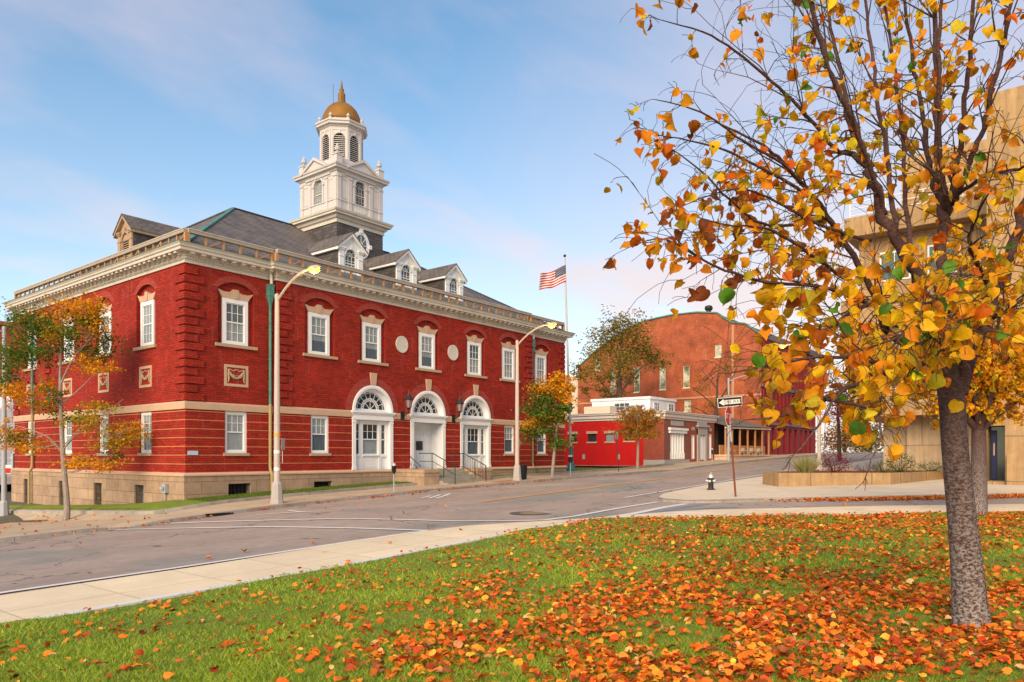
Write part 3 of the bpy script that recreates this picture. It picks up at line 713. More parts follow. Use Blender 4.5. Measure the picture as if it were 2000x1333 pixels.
for k in range(4):
    T = face(k)
    wall(m, T, rect(-HB, HB, 17.0, 19.4), [[(-.42, 17.72), (.42, 17.72)]+seg(0, .42, 18.85, .42, 16)], .16)
    def bx(u0, u1, z0, z1, d0, d1): m.extr([T(u0, z0, d0), T(u1, z0, d0), T(u1, z0, d1), T(u0, z0, d1)], (0, 0, z1-z0))
    for u0, u1 in ((-HB, -1.55), (-1.0, -.72), (.72, 1.0), (1.55, HB)): bx(u0, u1, 17.0, 19.2, -.01, .06); bx(u0-.02, u1+.02, 19.08, 19.2, -.01, .10); bx(u0-.02, u1+.02, 17.0, 17.12, -.01, .09); bx(u0-.02, u1+.02, 17.62, 17.70, -.01, .085)
    bx(-HB, HB, 17.64, 17.70, -.01, .05)
    for u0, u1 in ((-1.5, -1.05), (1.05, 1.5)): m.ring([T(u, z, .02) for u, z in rect(u0, u1, 17.8, 19.0)], [T(u, z, .02) for u, z in rect(u0+.04, u1-.04, 17.84, 18.96)], T(0, 0, 0)-T(0, 0, .02))
    m.ring([T(u, z, .05) for u, z in seg(0, .56, 18.85, .56, 16)], [T(u, z, .05) for u, z in seg(0, .42, 18.85, .42, 16)], T(0, 0, -.01)-T(0, 0, .05), 0, False)
    for sx in (-1, 1): bx(min(sx*.42, sx*.56), max(sx*.42, sx*.56), 17.70, 18.85, -.01, .05); bx(min(sx*.40, sx*.62), max(sx*.40, sx*.62), 18.78, 18.86, -.01, .09)
    for i in range(7): u = -.39+.13*i; m.lathe([(.02, 0), (.045, .12), (.025, .3), (.03, .48)], T(u, 17.13, .0), 6)
    bx(-.5, .5, 17.0, 17.12, -.01, .06)
    # pediment
    m.extr([T(-1.12, 19.72, .30), T(1.12, 19.72, .30), T(0, 20.42, .30)], T(0, 0, -.6)-T(0, 0, .30))
    for sx in (-1, 1): m.extr([T(0, 20.36, .40), T(sx*1.30, 19.66, .40), T(sx*1.30, 19.82, .40), T(0, 20.56, .40)], T(0, 0, -.6)-T(0, 0, .40))
    bx(-1.25, 1.25, 19.3, 19.5, .0, .10)
sqsweep(m, [(HB, 19.2), (HB+.03, 19.2), (HB+.03, 19.38), (HB+.10, 19.42), (HB+.12, 19.52), (HB+.30, 19.55), (HB+.30, 19.66), (HB+.36, 19.70), (HB+.38, 19.80), (HB-.05, 19.86)])
sqsweep(m, [(HB-.1, 19.8), (HB-.1, 20.05), (1.62, 20.1), (1.62, 20.45), (1.5, 20.5)])
for sx in (-1, 1):
    for sy in (-1, 1):
        x, y = TX+sx*(HB-.14), TY+sy*(HB-.14)
        m.box(x-.22, x+.22, y-.22, y+.22, 19.8, 20.42); m.box(x-.26, x+.26, y-.26, y+.26, 20.42, 20.5)
        m.lathe([(.14, 0), (.08, .06), (.06, .16), (.17, .26), (.19, .36), (.12, .42), (.15, .48), (.06, .55), (.04, .66), (.005, .7)], (x, y, 20.5), 10)
body = m.build('tower_stage', M['towerw'], tower)
for k in range(4):
    T = face(k); p = MB(); p.extr([T(u, z, -.15) for u, z in [(-.44, 17.7), (.44, 17.7)]+seg(0, .44, 18.85, .44, 14)], T(0, 0, -.02)-T(0, 0, 0), 0, True)
    w_ = p.build('window', M['glassd'] if k != 3 else M['blind'], tower)
    p = MB(); 
    for u in (-.2, 0, .2): p.bar(T(u, 17.7, -.13), T(u, 18.9, -.13), .022, .02, 0, T(0, 0, 1)-T(0, 0, 0))
    for z in (17.95, 18.2, 18.5, 18.8): p.bar(T(-.42, z, -.13), T(.42, z, -.13), .022, .02)
    p.bar(T(-.42, 18.33, -.12), T(.42, 18.33, -.12), .05, .06)
    for i, (u0, u1) in enumerate(((-.4, 0), (-.2, .2), (0, .4))):
        p.tube([T(lerp(u0, u1, j/6), 18.85+.27*math.sin(PI*j/6), -.13) for j in range(7)], .013, 4)
    p.build('glazing_bars', M['towerw'], w_)
# octagonal belfry
m = MB(); lv = MB(); lb = MB(); RO = 1.40; ap = RO*math.cos(PI/8)
for k in range(8):
    a = k*PI/4; ca, sa = math.cos(a), math.sin(a); hw = RO*math.sin(PI/8)
    def T(u, z, d=0., ca=ca, sa=sa): x, y = u, -ap-d; return Vector((TX+x*ca-y*sa, TY+x*sa+y*ca, z))
    wall(m, T, rect(-hw, hw, 20.0, 22.75), [[(-.36, 20.55), (.36, 20.55)]+seg(0, .36, 21.95, .36, 14)], .14)
    m.ring([T(u, z, .03) for u, z in seg(0, .43, 21.95, .43, 14)], [T(u, z, .03) for u, z in seg(0, .36, 21.95, .36, 14)], T(0, 0, -.01)-T(0, 0, .03), 0, False)
    m.extr([T(-.05, 22.3, .06), T(.05, 22.3, .06), T(.07, 22.5, .06), T(-.07, 22.5, .06)], T(0, 0, -.05)-T(0, 0, 0))
    for sx in (-1, 1): u0, u1 = sorted((sx*(hw-.01), sx*(hw-.13))); m.extr([T(u0, 20.3, -.01), T(u1, 20.3, -.01), T(u1, 20.3, .04), T(u0, 20.3, .04)], (0, 0, 2.25))
    lb.extr([T(u, z, -.13) for u, z in [(-.38, 20.5), (.38, 20.5)]+seg(0, .38, 21.95, .38, 14)], T(0, 0, -.03)-T(0, 0, 0), 0, True)
    for i in range(13):
        z = 20.58+.127*i; w = .36 if z < 21.95 else math.sqrt(max(0.01, .36**2-(z-21.93)**2))
        lv.extr([T(-w, z, -.02), T(w, z, -.02), T(w, z+.06, -.11), T(-w, z+.06, -.11)], T(0, 0.025, -.0)-T(0, 0, 0))
oc = lambda prof: m.lathe([(r/math.cos(PI/8), z) for r, z in prof], (TX, TY, 0), 8, 0, PI/8)
oc([(ap, 22.5), (ap+.03, 22.5), (ap+.03, 22.7), (ap+.09, 22.74), (ap+.10, 22.80), (ap+.26, 22.84), (ap+.26, 22.96), (ap+.32, 23.0), (ap+.33, 23.1), (ap, 23.16), (ap-.02, 23.3), (ap-.1, 23.34)])
for k in range(8):
    a = PI/8+k*PI/4; x, y = TX+(RO+.05)*math.cos(a), TY+(RO+.05)*math.sin(a)
    m.lathe([(.11, 0), (.11, .14), (.13, .16), (.05, .2), (.12, .3), (.10, .36), (.03, .42), (.005, .48)], (x, y, 23.12), 8)
bel = m.build('belfry', M['towerw'], tower); lb.build('louvre_back', M['dark'], bel); lv.build('louvre', M['towerw'], bel)
m = MB(); m.lathe([(1.28*math.cos(t*PI/20), 23.3+1.5*math.sin(t*PI/20)) for t in range(0, 10)]+[(.22, 24.8)], (TX, TY, 0), 24); dome = m.build('dome', M['gold'], tower, smooth=True)
m = MB(); m.lathe([(.30, 24.76), (.26, 24.86), (.24, 25.0), (.23, 25.42), (.15, 25.5), (.15, 25.72), (.09, 25.76), (.06, 26.0), (.015, 26.3)], (TX, TY, 0), 8); m.build('finial', M['gold'], dome)
m = MB(); m.tube([(TX-.9, TY-.3, 23.3), (TX-.92, TY-.3, 25.6)], .012, 5); m.build('lightning_rod', M['black'], tower)
# oval window on the slate base
m = MB(); T = face(0); yo = -.03
ov = lambda a, b: [(a*math.cos(k*PI/14), 15.15+b*math.sin(k*PI/14)) for k in range(28)]
m.ring([T(u, z, .12) for u, z in ov(.68, .88)], [T(u, z, .12) for u, z in ov(.48, .66)], T(0, 0, -.05)-T(0, 0, .12))
for u, z in ((0, 16.05), (0, 14.25), (.72, 15.15), (-.72, 15.15)): m.box(TX+u-.12, TX+u+.12, TY-HB-.17, TY-HB+.02, z-.13, z+.13)
ow = m.build('oval_window', M['white'], tower)
m = MB(); m.extr([T(u, z, .07) for u, z in ov(.5, .68)], T(0, 0, -.04)-T(0, 0, 0)); p_ = m.build('pane', M['glass'], ow)
m = MB()
for i in range(8): a = i*PI/4; m.bar(T(.12*math.cos(a), 15.15+.15*math.sin(a), .085), T(.5*math.cos(a), 15.15+.68*math.sin(a), .085), .03, .02, 0, (0, 1, 0))
m.ring([T(u*.26, 15.15+(z-15.15)*.26, .1) for u, z in ov(.5, .68)], [T(u*.2, 15.15+(z-15.15)*.2, .1) for u, z in ov(.5, .68)], T(0, 0, -.02)-T(0, 0, 0)); m.build('glazing_bars', M['white'], p_)
# small fittings on the courthouse
m = MB(); m.box(.10, .56, -.03, -.0005, 1.72, 1.90); m.build('plaque', mat('pale_plaque', (.45, .6, .72), .4, .2, 20), hall)
# ------------------------------------------------------------------ ground, road, pavements, lawn
def resample(P, n):
    P = [Vector((p[0], p[1])) for p in P]; d = [0.]
    for a, b in zip(P, P[1:]): d.append(d[-1]+(b-a).length)
    out_ = []
    for i in range(n):
        t = d[-1]*i/(n-1); k = max(0, min(len(P)-2, int(np.searchsorted(d, t, 'right'))-1))
        out_.append(P[k].lerp(P[k+1], (t-d[k])/max(d[k+1]-d[k], 1e-9)))
    return out_
def slab(name, A_, B_, h, mt, n=80, m=8, skirt=.4, kind='structure', pw=1., match=False):
    A2, B2 = (A_, B_) if match else (resample(A_, n), resample(B_, n))
    if match: A2 = [Vector(p[:2]) for p in A_]; B2 = [Vector(p[:2]) for p in B_]; n = len(A2)
    hf = h if callable(h) else (lambda x, y, t: terr(x, y)+h)
    mb = MB()
    for i in range(n):
        for j in range(m+1):
            t = (j/m)**pw; p = A2[i].lerp(B2[i], t); mb.v.append((p.x, p.y, hf(p.x, p.y, t)))
    I = lambda i, j: i*(m+1)+j
    for i in range(n-1):
        for j in range(m): mb.f.append((I(i, j), I(i+1, j), I(i+1, j+1), I(i, j+1))); mb.m.append(0)
    edge = [I(i, 0) for i in range(n)]+[I(n-1, j) for j in range(1, m+1)]+[I(i, m) for i in range(n-2, -1, -1)]+[I(0, j) for j in range(m-1, 0, -1)]
    b = len(mb.v)
    for e in edge: x, y, z = mb.v[e]; mb.v.append((x, y, z-skirt))
    for k in range(len(edge)): k2 = (k+1) % len(edge); mb.f.append((edge[k], edge[k2], b+k2, b+k)); mb.m.append(0)
    return tag(mb.build(name, mt), kind=kind)
def asphaltmat():
    m, n, l, b = newmat('worn_asphalt'); setp(b, .82, 0, .3)
    co = coords(n)
    f1 = noise(n, l, co, .22, 6, .6, (1, 2.2, 1)); f2 = noise(n, l, co, 2.5, 6, .7); f3 = noise(n, l, co, 60., 3, .7)
    col = mixn(n, l, ramp(n, l, f1, .3, .7), c4((.31, .24, .205)), c4((.41, .315, .27)))
    col = mixn(n, l, ramp(n, l, noise(n, l, co, .13, 4, .5, (1, 1.6, 1)), .55, .62), col, c4((.26, .245, .22)))
    col = mixn(n, l, 1., col, ramp(n, l, f2, .25, .75, (.82, .82, .82, 1), (1.15, 1.15, 1.15, 1)), 'MULTIPLY')
    col = mixn(n, l, 1., col, ramp(n, l, f3, .3, .7, (.75, .75, .75, 1), (1.22, 1.22, 1.22, 1)), 'MULTIPLY')
    # cracks
    nx = n.new('ShaderNodeTexNoise'); nx.inputs['Scale'].default_value = .9; nx.inputs['Detail'].default_value = 5; l.new(co, nx.inputs['Vector'])
    add = n.new('ShaderNodeVectorMath'); add.operation = 'MULTIPLY_ADD'; l.new(nx.outputs['Color'], add.inputs[0]); add.inputs[1].default_value = (2.2, 2.2, 0); l.new(co, add.inputs[2])
    vo = n.new('ShaderNodeTexVoronoi'); vo.feature = 'DISTANCE_TO_EDGE'; vo.inputs['Scale'].default_value = .17; l.new(add.outputs[0], vo.inputs['Vector'])
    cr = nmath(n, l, 'LESS_THAN', vo.outputs['Distance'], .0042)
    cr = nmath(n, l, 'MULTIPLY', cr, ramp(n, l, noise(n, l, co, .5, 3), .36, .46))
    col = mixn(n, l, nmath(n, l, 'MULTIPLY', cr, .75), col, c4((.035, .03, .028)))
    l.new(col, b.inputs['Base Color']); bump(n, l, b, f3, .35, .006); return m
M['asphalt'] = asphaltmat()
def pavemat(name, c, jx, var=.12, rot=0., dirt=(.42, .33, .24), jd=.62):
    m, n, l, b = newmat(name); setp(b, .85, 0, .25); co = coords(n)
    mp = n.new('ShaderNodeMapping'); mp.inputs['Rotation'].default_value = (0, 0, rot); l.new(co, mp.inputs[0])
    t = n.new('ShaderNodeTexBrick'); t.offset = 0; t.inputs['Scale'].default_value = 1; t.inputs['Brick Width'].default_value = jx; t.inputs['Row Height'].default_value = jx
    t.inputs['Mortar Size'].default_value = .012; t.inputs['Color1'].default_value = c4(c, .95); t.inputs['Color2'].default_value = c4(c, 1.05); t.inputs['Mortar'].default_value = c4(c, jd); l.new(mp.outputs[0], t.inputs['Vector'])
    col = mixn(n, l, 1., t.outputs['Color'], ramp(n, l, noise(n, l, co, .9, 7, .7), .3, .75, (1-var,)*3+(1,), (1+var,)*3+(1,)), 'MULTIPLY')
    col = mixn(n, l, 1., col, ramp(n, l, noise(n, l, co, 22, 4, .7), .3, .7, (1-var*.5,)*3+(1,), (1+var*.5,)*3+(1,)), 'MULTIPLY')
    col = mixn(n, l, ramp(n, l, noise(n, l, co, .5, 8, .75), .58, .85), col, c4(dirt)); l.new(col, b.inputs['Base Color']); return m
M['pave'] = pavemat('pale_concrete', (.74, .60, .42), 1.55)
M['pave2'] = pavemat('old_concrete', (.47, .36, .25), 1.7, .16, dirt=(.3, .23, .17))
M['pave3'] = pavemat('plaza_concrete', (.68, .56, .42), 2.6, .10, rot=A+.12)
M['paint'] = mat('road_paint', (.74, .70, .68), .7, .1, 8, c2=(.40, .33, .30), thr=(.60, .78))
M['yellow'] = mat('yellow_road_paint', (.72, .36, .06), .7, .12, 8, c2=(.45, .27, .10), thr=(.58, .75))
M['bluep'] = mat('faded_blue_paint', (.20, .26, .33), .75, .15, 6, c2=(.2, .17, .15), thr=(.5, .62))
M['turf'] = mat('turf', (.17, .24, .022), .9, .3, 2.5, c2=(.22, .22, .04), thr=(.5, .72), bmp=.3)
M['edging'] = mat('white_edging', (.72, .69, .66), .8, .12, 5)
M['earth'] = mat('bare_ground', (.14, .12, .08), .9, .3, .05, c2=(.08, .10, .04))
# far ground
mb = MB(); gx = list(range(-600, -60, 60))+list(range(-60, 160, 10))+list(range(160, 1001, 70)); gy = list(range(-600, -80, 60))+list(range(-80, 80, 10))+list(range(80, 1001, 70))
for x in gx:
    for y in gy: mb.v.append((x, y, terr(x, y)-.55-(.0 if x < 100 else .8)))
ny = len(gy)
for i in range(len(gx)-1):
    for j in range(ny-1): mb.f.append((i*ny+j, (i+1)*ny+j, (i+1)*ny+j+1, i*ny+j+1)); mb.m.append(0)
tag(mb.build('ground', M['earth']), kind='structure')
# carriageway
mb = MB(); X0, X1, Y0, Y1 = -60, 150, -75, 45; idx = {}
for x in range(X0, X1+1):
    for y in range(Y0, Y1+1): idx[(x, y)] = len(mb.v); mb.v.append((x, y, terr(x, y)))
for x in range(X0, X1):
    for y in range(Y0, Y1):
        if -2 <= x < 42 and -4 <= y < 30: continue
        mb.f.append((idx[(x, y)], idx[(x+1, y)], idx[(x+1, y+1)], idx[(x, y+1)])); mb.m.append(0)
tag(mb.build('road', M['asphalt']), kind='structure')
# far-side pavement, kerb, grass plots
def dip(x): return 1-.8*max(sst(1-abs(x+4.7)/1.1), sst(1-abs(x-37.5)/4.2))
def kh(x, y): return .135*(dip(x) if y < -3.4 else 1.)
def sw(x, y, t=0): return terr(x, y)+kh(x, y)
slab('pavement', [(-2.06, -4.9), (64, -4.9)], [(-2.06, -2.06), (64, -2.06)], sw, M['pave2'], 140, 5)
slab('pavement', [(-40, -4.9), (-2.06, -4.9)], [(-40, 40), (-2.06, 40)], sw, M['pave2'], 45, 40)
slab('pavement', [(42, -2.06), (110, -2.06)], [(42, .5), (110, .5)], sw, M['pave2'], 60, 4)
slab('pavement', [(64, -4.9), (120, -4.9)], [(64, -2.0), (120, -2.0)], sw, M['pave2'], 60, 4)
slab('kerb', [(-40, -5.08), (120, -5.08)], [(-40, -4.9), (120, -4.9)], lambda x, y, t: sw(x, -4.9), M['curb'], 300, 1)
slab('kerb_ramp', [(15.6, -4.7), (17.5, -4.7)], [(15.6, -3.9), (17.5, -3.9)], lambda x, y, t: sw(x, y)+.006, mat('red_ramp', (.45, .16, .09), .85, .2, 6), 4, 2, .01)
wbx = lambda x: float(np.interp(x, [0, 4.25, 7.5, 12, 29, 45], [-.2, -.02, .11, .24, .38, .6])); wby = lambda y: float(np.interp(y, [0, 3.8, 8.7, 14, 21], [-.2, -.55, -.88, -1.2, -1.62]))
def gz(x, y, t):
    inner = wbx(x) if y <= .01 and x > -.2 else wby(y); outer = terr(x, y)+.26
    return lerp(inner, outer, t)
inn = [(-.1, y) for y in (20, 16, 12, 8, 4, 2, 1, .4)]+[(-.1, -.1)]*5+[(x, -.1) for x in (.5, 1, 2, 4, 4.4, 6, 8, 10, 11.8)]
outr = [(-2, y) for y in (20, 16, 12, 8, 4, 2, 1, 0)]+[(-2, -.8), (-1.9, -1.4), (-1.6, -1.7), (-1.2, -1.9), (-.6, -2)]+[(x, -2) for x in (.5, 1, 2, 4, 4.4, 6, 8, 10, 11.8)]
slab('lawn', inn, outr, gz, M['turf'], m=4, match=True)
def offset2(P, d): return [(Vector(P[i])+Vector(((Vector(P[min(i+1, len(P)-1)])-Vector(P[max(i-1, 0)])).normalized().y, -(Vector(P[min(i+1, len(P)-1)])-Vector(P[max(i-1, 0)])).normalized().x))*d) for i in range(len(P))]
slab('kerb', offset2(outr, .0), offset2(outr, .16), lambda x, y, t: terr(x, y)+.275, M['curb'], m=1, match=True)
slab('lawn', [(17.3, -.1), (29.1, -.1), (43, -.1)], [(17.3, -2), (29.1, -2), (43, -2)], lambda x, y, t: lerp(wbx(x), terr(x, y)+.26, t), M['turf'], 20, 3)
slab('lawn', [(29.15, 20), (29.15, -.1)], [(43.1, 20), (43.1, -.1)], lambda x, y, t: wbx(x), M['turf'], 6, 6)
slab('kerb', [(17.3, -2), (42.8, -2)], [(17.3, -2.16), (42.8, -2.16)], lambda x, y, t: terr(x, y)+.275, M['curb'], 60, 1)
# near path and lawn
PA = [Vector((-60, -19.6)), Vector((-30, -19.6))]+[G(*q) for q in ((0, 1231), (350, 1167.5), (700, 1104.5), (925, 1060), (1050, 1036), (1142, 1019), (1180, 1016.5), (1230, 1015.5), (1350, 1013.5), (1500, 1011.5), (1750, 1008), (2000, 1003), (2400, 996))]
PB = [Vector((-60, -16.9)), Vector((-30, -16.9))]+[G(*q) for q in ((0, 1171), (196, 1141), (395, 1111.5), (700, 1060.7), (800, 1047), (900, 1032), (1050, 1022.5), (1142, 1016.6), (1225, 1010.5), (1300, 1003.7), (1375, 999.5), (1700, 992), (2000, 988), (2400, 981))]
slab('path', PA, PB, lambda x, y, t: terr(x, y)+.06, M['pave'], 160, 5)
edge_ = PA[:8]
slab('kerb', edge_, offset2([p[:2] for p in edge_], .17), lambda x, y, t: terr(x, y)+.085, M['edging'], 120, 1)
lawnA = resample(PA, 150); far_ = [Vector((-60, -60)), Vector((-30, -70)), Vector((-10, -72)), Vector((14, -66))]; lawnB = resample(far_, 150)
slab('lawn', lawnA, lawnB, lambda x, y, t: terr(x, y)+.07+.025*math.sin(x*1.3+.5*y)*math.sin(y*.9-x*.3), M['turf'], m=70, match=True, pw=1.7)
# island beyond the side street
IA = [G(*q) for q in ((1288, 976), (1293, 971.5), (1303, 968), (1335, 961.5), (1385, 951), (1450, 941), (1520, 931))]
IA += [Vector((IA[-1].x+d, IA[-1].y+d*.01)) for d in (10, 25, 50, 80)]
IB = [G(*q) for q in ((1288, 977), (1300, 980), (1340, 983), (1400, 982), (1480, 979.5), (1600, 977), (1700, 975.5), (2000, 969), (2400, 960))]
slab('plaza', resample(IA, 120), resample(IB, 120), lambda x, y, t: terr(x, y)+.125, M['pave3'], m=30, match=True)
slab('kerb', [(p.x, p.y) for p in IB], offset2([p[:2] for p in IB], .13), lambda x, y, t: terr(x, y)+.128, M['curb'], 120, 1)
M['redp'] = mat('faded_red_ramp', (.50, .25, .15), .85, .15, 4)
# paint
def line(pts, w, mt='paint', n=None, dz=.018, name='road_marking', ext=0):
    P = [G(*q) for q in pts]
    if ext: P.append(P[-1]+(P[-1]-P[-2]).normalized()*ext*.4); P.append(Vector((P[-1].x+ext*.6, P[-1].y+.3, 0)))
    L_ = sum((a-b).length for a, b in zip(P, P[1:])); R_ = resample(P, n or max(4, int(L_/.5))); w = w*1.35
    a = offset2(R_, w/2); b = offset2(R_, -w/2); mb = MB()
    for p, q in zip(a, b): mb.v += [(p.x, p.y, terr(p.x, p.y)+dz), (q.x, q.y, terr(q.x, q.y)+dz)]
    for i in range(len(R_)-1): mb.f.append((2*i, 2*i+2, 2*i+3, 2*i+1)); mb.m.append(0)
    return tag(mb.build(name, M[mt]), kind='structure')
line(((-60, 1170), (0, 1160), (350, 1110), (700, 1057), (810, 1041), (835, 1038)), .11)
line(((315, 1024), (500, 1018), (686, 1014), (800, 1016.5), (887, 1019), (984, 1019), (1060, 1017.5), (1120, 1010), (1200, 995), (1285, 981.5)), .15)
line(((-40, 1056), (0, 1050), (73, 1043), (210, 1036), (350, 1033), (525, 1030), (700, 1033), (835, 1038)), .15)
line(((-40, 1047), (0, 1041.5), (147, 1033.5), (200, 1033)), .12)
line(((1180, 1012.5), (1240, 1003.5), (1300, 991), (1340, 985)), .22, dz=.012)
line(((942, 981.5), (1100, 961), (1300, 935), (1400, 919.5)), .15, 'yellow', ext=60); 
line(((1220, 973), (1375, 947), (1542, 918)), .12)
line(((500, 1006.5), (563, 1002.5), (626, 999.5)), .10); line(((563, 998), (582, 1000.5), (600, 1001)), .10)
line(((822, 973.5), (833, 971.5), (840, 969.5)), .12); line(((838, 974), (852, 970), (860, 967)), .12); line(((852, 974.5), (868, 969.5), (879, 965)), .12)
line(((982, 954.5), (1040, 951), (1095, 947.5)), .09); line(((1167, 938), (1180, 937), (1191, 936)), .10)
line(((1235, 1006), (1300, 997.5), (1370, 986), (1380, 985)), .30, 'bluep', dz=.007); line(((1300, 1001.5), (1380, 993), (1440, 991.5)), .25, 'bluep', dz=.007)
# manhole cover
p = G(1039, 1003); mb = MB(); mb.lathe([(.42, -.02), (.42, .012), (.40, .016), (.36, .012), (.34, .016), (.30, .012), (.28, .016), (.2, .012), (.18, .016), (.001, .016)], (p.x, p.y, p.z), 28)
tag(mb.build('manhole_cover', mat('iron_cover', (.28, .20, .10), .6, .25, 12)), 'round brown iron manhole cover in the road by the path bend', 'manhole cover')
mb = MB(); mb.lathe([(.75, .004), (.75, .007), (.45, .007)], (p.x, p.y, p.z), 24); tag(mb.build('road_patch', mat('tar_patch', (.11, .10, .09), .85, .2, 5)), kind='structure')
# storm drain in the kerb
p = G(445, 1009); mb = MB(); mb.box(p.x-.55, p.x+.55, -5.10, -5.02, terr(p.x, -5)+.01, terr(p.x, -5)+.11); o_ = mb.build('storm_drain', M['dark'])
tag(o_, 'black storm drain slot cut into the kerb near the corner', 'storm drain')

# ------------------------------------------------------------------ neighbouring buildings
def Tx(x): return lambda u, z, d=0.: Vector((x-d, u, z))
M['redpaint'] = mat('red_wall_paint', (.55, .008, .008), .6, .14, 1.2, c2=(.42, .012, .010), thr=(.5, .75), stretch=(1, 1, .4))
M['brick2'] = brickmat('mottled_brick', (.36, .06, .03), (.22, .04, .03), (.3, .14, .1), bw=.3, bh=.1, ms=.012, dark=.6, big=.25)
M['brick3'] = brickmat('brown_brick', (.24, .075, .055), (.17, .06, .05), (.28, .16, .13), bw=.3, bh=.1, ms=.012, dark=.4)
M['brick4'] = brickmat('orange_brick', (.40, .092, .034), (.29, .060, .026), (.34, .13, .07), bw=.3, bh=.1, ms=.014, dark=.5, big=.55, stain=(.62, .36, .24, .6))
M['greytrim'] = mat('grey_stone_trim', (.40, .38, .38), .8, .12, 3)
M['cream'] = mat('cream_wall', (.72, .58, .44), .8, .1, 1)
LX, LY = 43.18, -1.0
sh = thing('corner_shop', 'low single storey brick shop with a bright red painted side wall', 'shop', (LX, LY, 0))
mb = MB(); T = Tx(LX)
wins = [(1.91+.04, 3.0, 3.05, 3.75), (4.05, 5.0, 3.0, 3.75), (6.0, 6.95, 3.0, 3.75), (8.2, 9.1, 3.0, 3.75)]
wall(mb, T, rect(1.02, 20, -.8, 5.0), [rect(a, b, c, d) for a, b, c, d in wins], .14, 3)
wall(mb, T, rect(LY, 1.02, 1.3, 5.0), mi=1); 
Tq = Tf(LY); ops = [rect(44.42, 47.28, 1.35, 3.72), rect(48.85, 49.62, 1.35, 3.66), rect(50.3, 52.05, 1.25, 4.3), rect(52.85, 53.6, 1.35, 3.85)]
wall(mb, Tq, rect(LX, 48.3, .6, 5.0), ops[:1], .25, 3, 2, 2); wall(mb, Tq, rect(48.3, 54.2, .6, 5.0), ops[1:], .25, 3, 1, 1)
mb.poly([(54.2, LY, .5), (54.2, 20, .5), (54.2, 20, 5), (54.2, LY, 5)], 1); mb.poly([(LX, LY, 5.05), (54.2, LY, 5.05), (54.2, 20, 5.05), (LX, 20, 5.05)], 4)
mb.build('wall', [M['redpaint'], M['brick2'], M['brick3'], M['glassd'], M['greytrim']], sh)
mb = MB(); mb.box(LX-.06, LX+.3, LY-.05, 1.0, -.3, 1.3); mb.box(LX-.085, 48.3, LY-.08, LY+.3, .3, 1.32); mb.build('stone_base', M['greytrim'], sh)
mb = MB()
for z0, z1, d in ((4.95, 5.15, .08), (5.15, 5.45, .20), (5.45, 5.58, .32), (5.58, 5.66, .38)): mb.box(LX-d, 54.2+d, LY-d, 20, z0, z1)
mb.build('cornice', [mat('pale_cornice', (.66, .60, .58), .6, .1, 2)], sh)
for a, b, c, d in wins:
    m_ = MB(); m_.box(LX-.08, LX+.1, a-.1, b+.1, c-.14, c); w_ = m_.build('window', M['sand'], sh); m_ = MB(); m_.box(LX-.05, LX+.1, a-.14, b+.14, d, d+.24); m_.build('lintel', M['sand'], w_)
    if a > 3.9 and a < 5.5: 
        m_ = MB(); m_.box(LX+.10, LX+.13, a+.02, b-.02, c, d-.1); m_.build('blind', M['blind'], w_)
for y in (3.6, 7.4): m_ = MB(); m_.box(LX-.02, LX+.05, y-.14, y+.14, 1.35, 1.8); m_.build('vent', M['greytrim'], sh)
m_ = MB()
for i in range(6): u = 44.5+.54*i; m_.lathe([(.13, 1.4), (.13, 1.55), (.10, 1.6), (.09, 3.55), (.12, 3.6), (.12, 3.7)], (u, LY+.1, 0), 10)
m_.box(44.42, 47.28, LY+.05, LY+.2, 1.35, 1.95); m_.box(44.42, 47.28, LY+.14, LY+.2, 1.9, 3.7); m_.box(44.1, 47.6, LY-.16, LY+.1, 3.72, 4.0); m_.box(44.0, 47.7, LY-.26, LY+.1, 4.0, 4.2)
for i in range(7): u = 44.42+.477*i; m_.box(u-.05, u+.05, LY-.02, LY+.06, 1.35, 1.95)
m_.build('shop_window', M['white'], sh)
for a, b, z in ((48.85, 49.62, 3.66), (52.85, 53.6, 3.85)): 
    m_ = MB(); m_.ring([Tq(u, v, -.05) for u, v in rect(a, b, 1.35, z)], [Tq(u, v, -.05) for u, v in rect(a+.12, b-.12, 1.47, z-.12)], (0, .08, 0)); m_.box(a+.1, b-.1, LY+.1, LY+.14, 1.4, 2.0); m_.box(a+.1, b-.1, LY+.14, LY+.18, 2.0, z-.1); m_.build('side_light', M['white'], sh)
m_ = MB(); m_.box(50.05, 50.55, LY-.12, LY+.1, 1.1, 4.3); m_.box(51.8, 52.3, LY-.12, LY+.1, 1.1, 4.3); m_.box(50.05, 52.3, LY-.13, LY+.1, 3.7, 4.45); m_.box(49.85, 52.5, LY-.3, LY+.1, 4.45, 4.62); m_.box(50.1, 52.2, LY-.1, LY+.1, 4.62, 4.95)
m_.build('door_surround', M['greytrim'], sh)
m_ = MB(); m_.box(50.55, 51.8, LY+.08, LY+.16, 1.2, 3.7); m_.box(50.62, 51.15, LY+.05, LY+.1, 1.3, 3.6); m_.box(51.2, 51.73, LY+.05, LY+.1, 1.3, 3.6); m_.build('door', M['white'], sh)
m_ = MB(); m_.box(44.5, 47.1, LY-.03, LY+.05, 4.42, 4.85); 
for a, b in ((48.9, 49.55), (52.9, 53.5)): m_.box(a, b, LY-.03, LY+.05, 4.1, 4.4)
m_.build('stone_panel', M['greytrim'], sh)
ph = MB(); px_, py_ = 52.0, 5.0; ph.box(px_, px_+5.8, py_, py_+7.0, 5.0, 7.75); ph.box(px_-.12, px_+5.92, py_-.12, py_+7.12, 7.55, 7.8); pent = ph.build('roof_cabin', M['white'], sh)
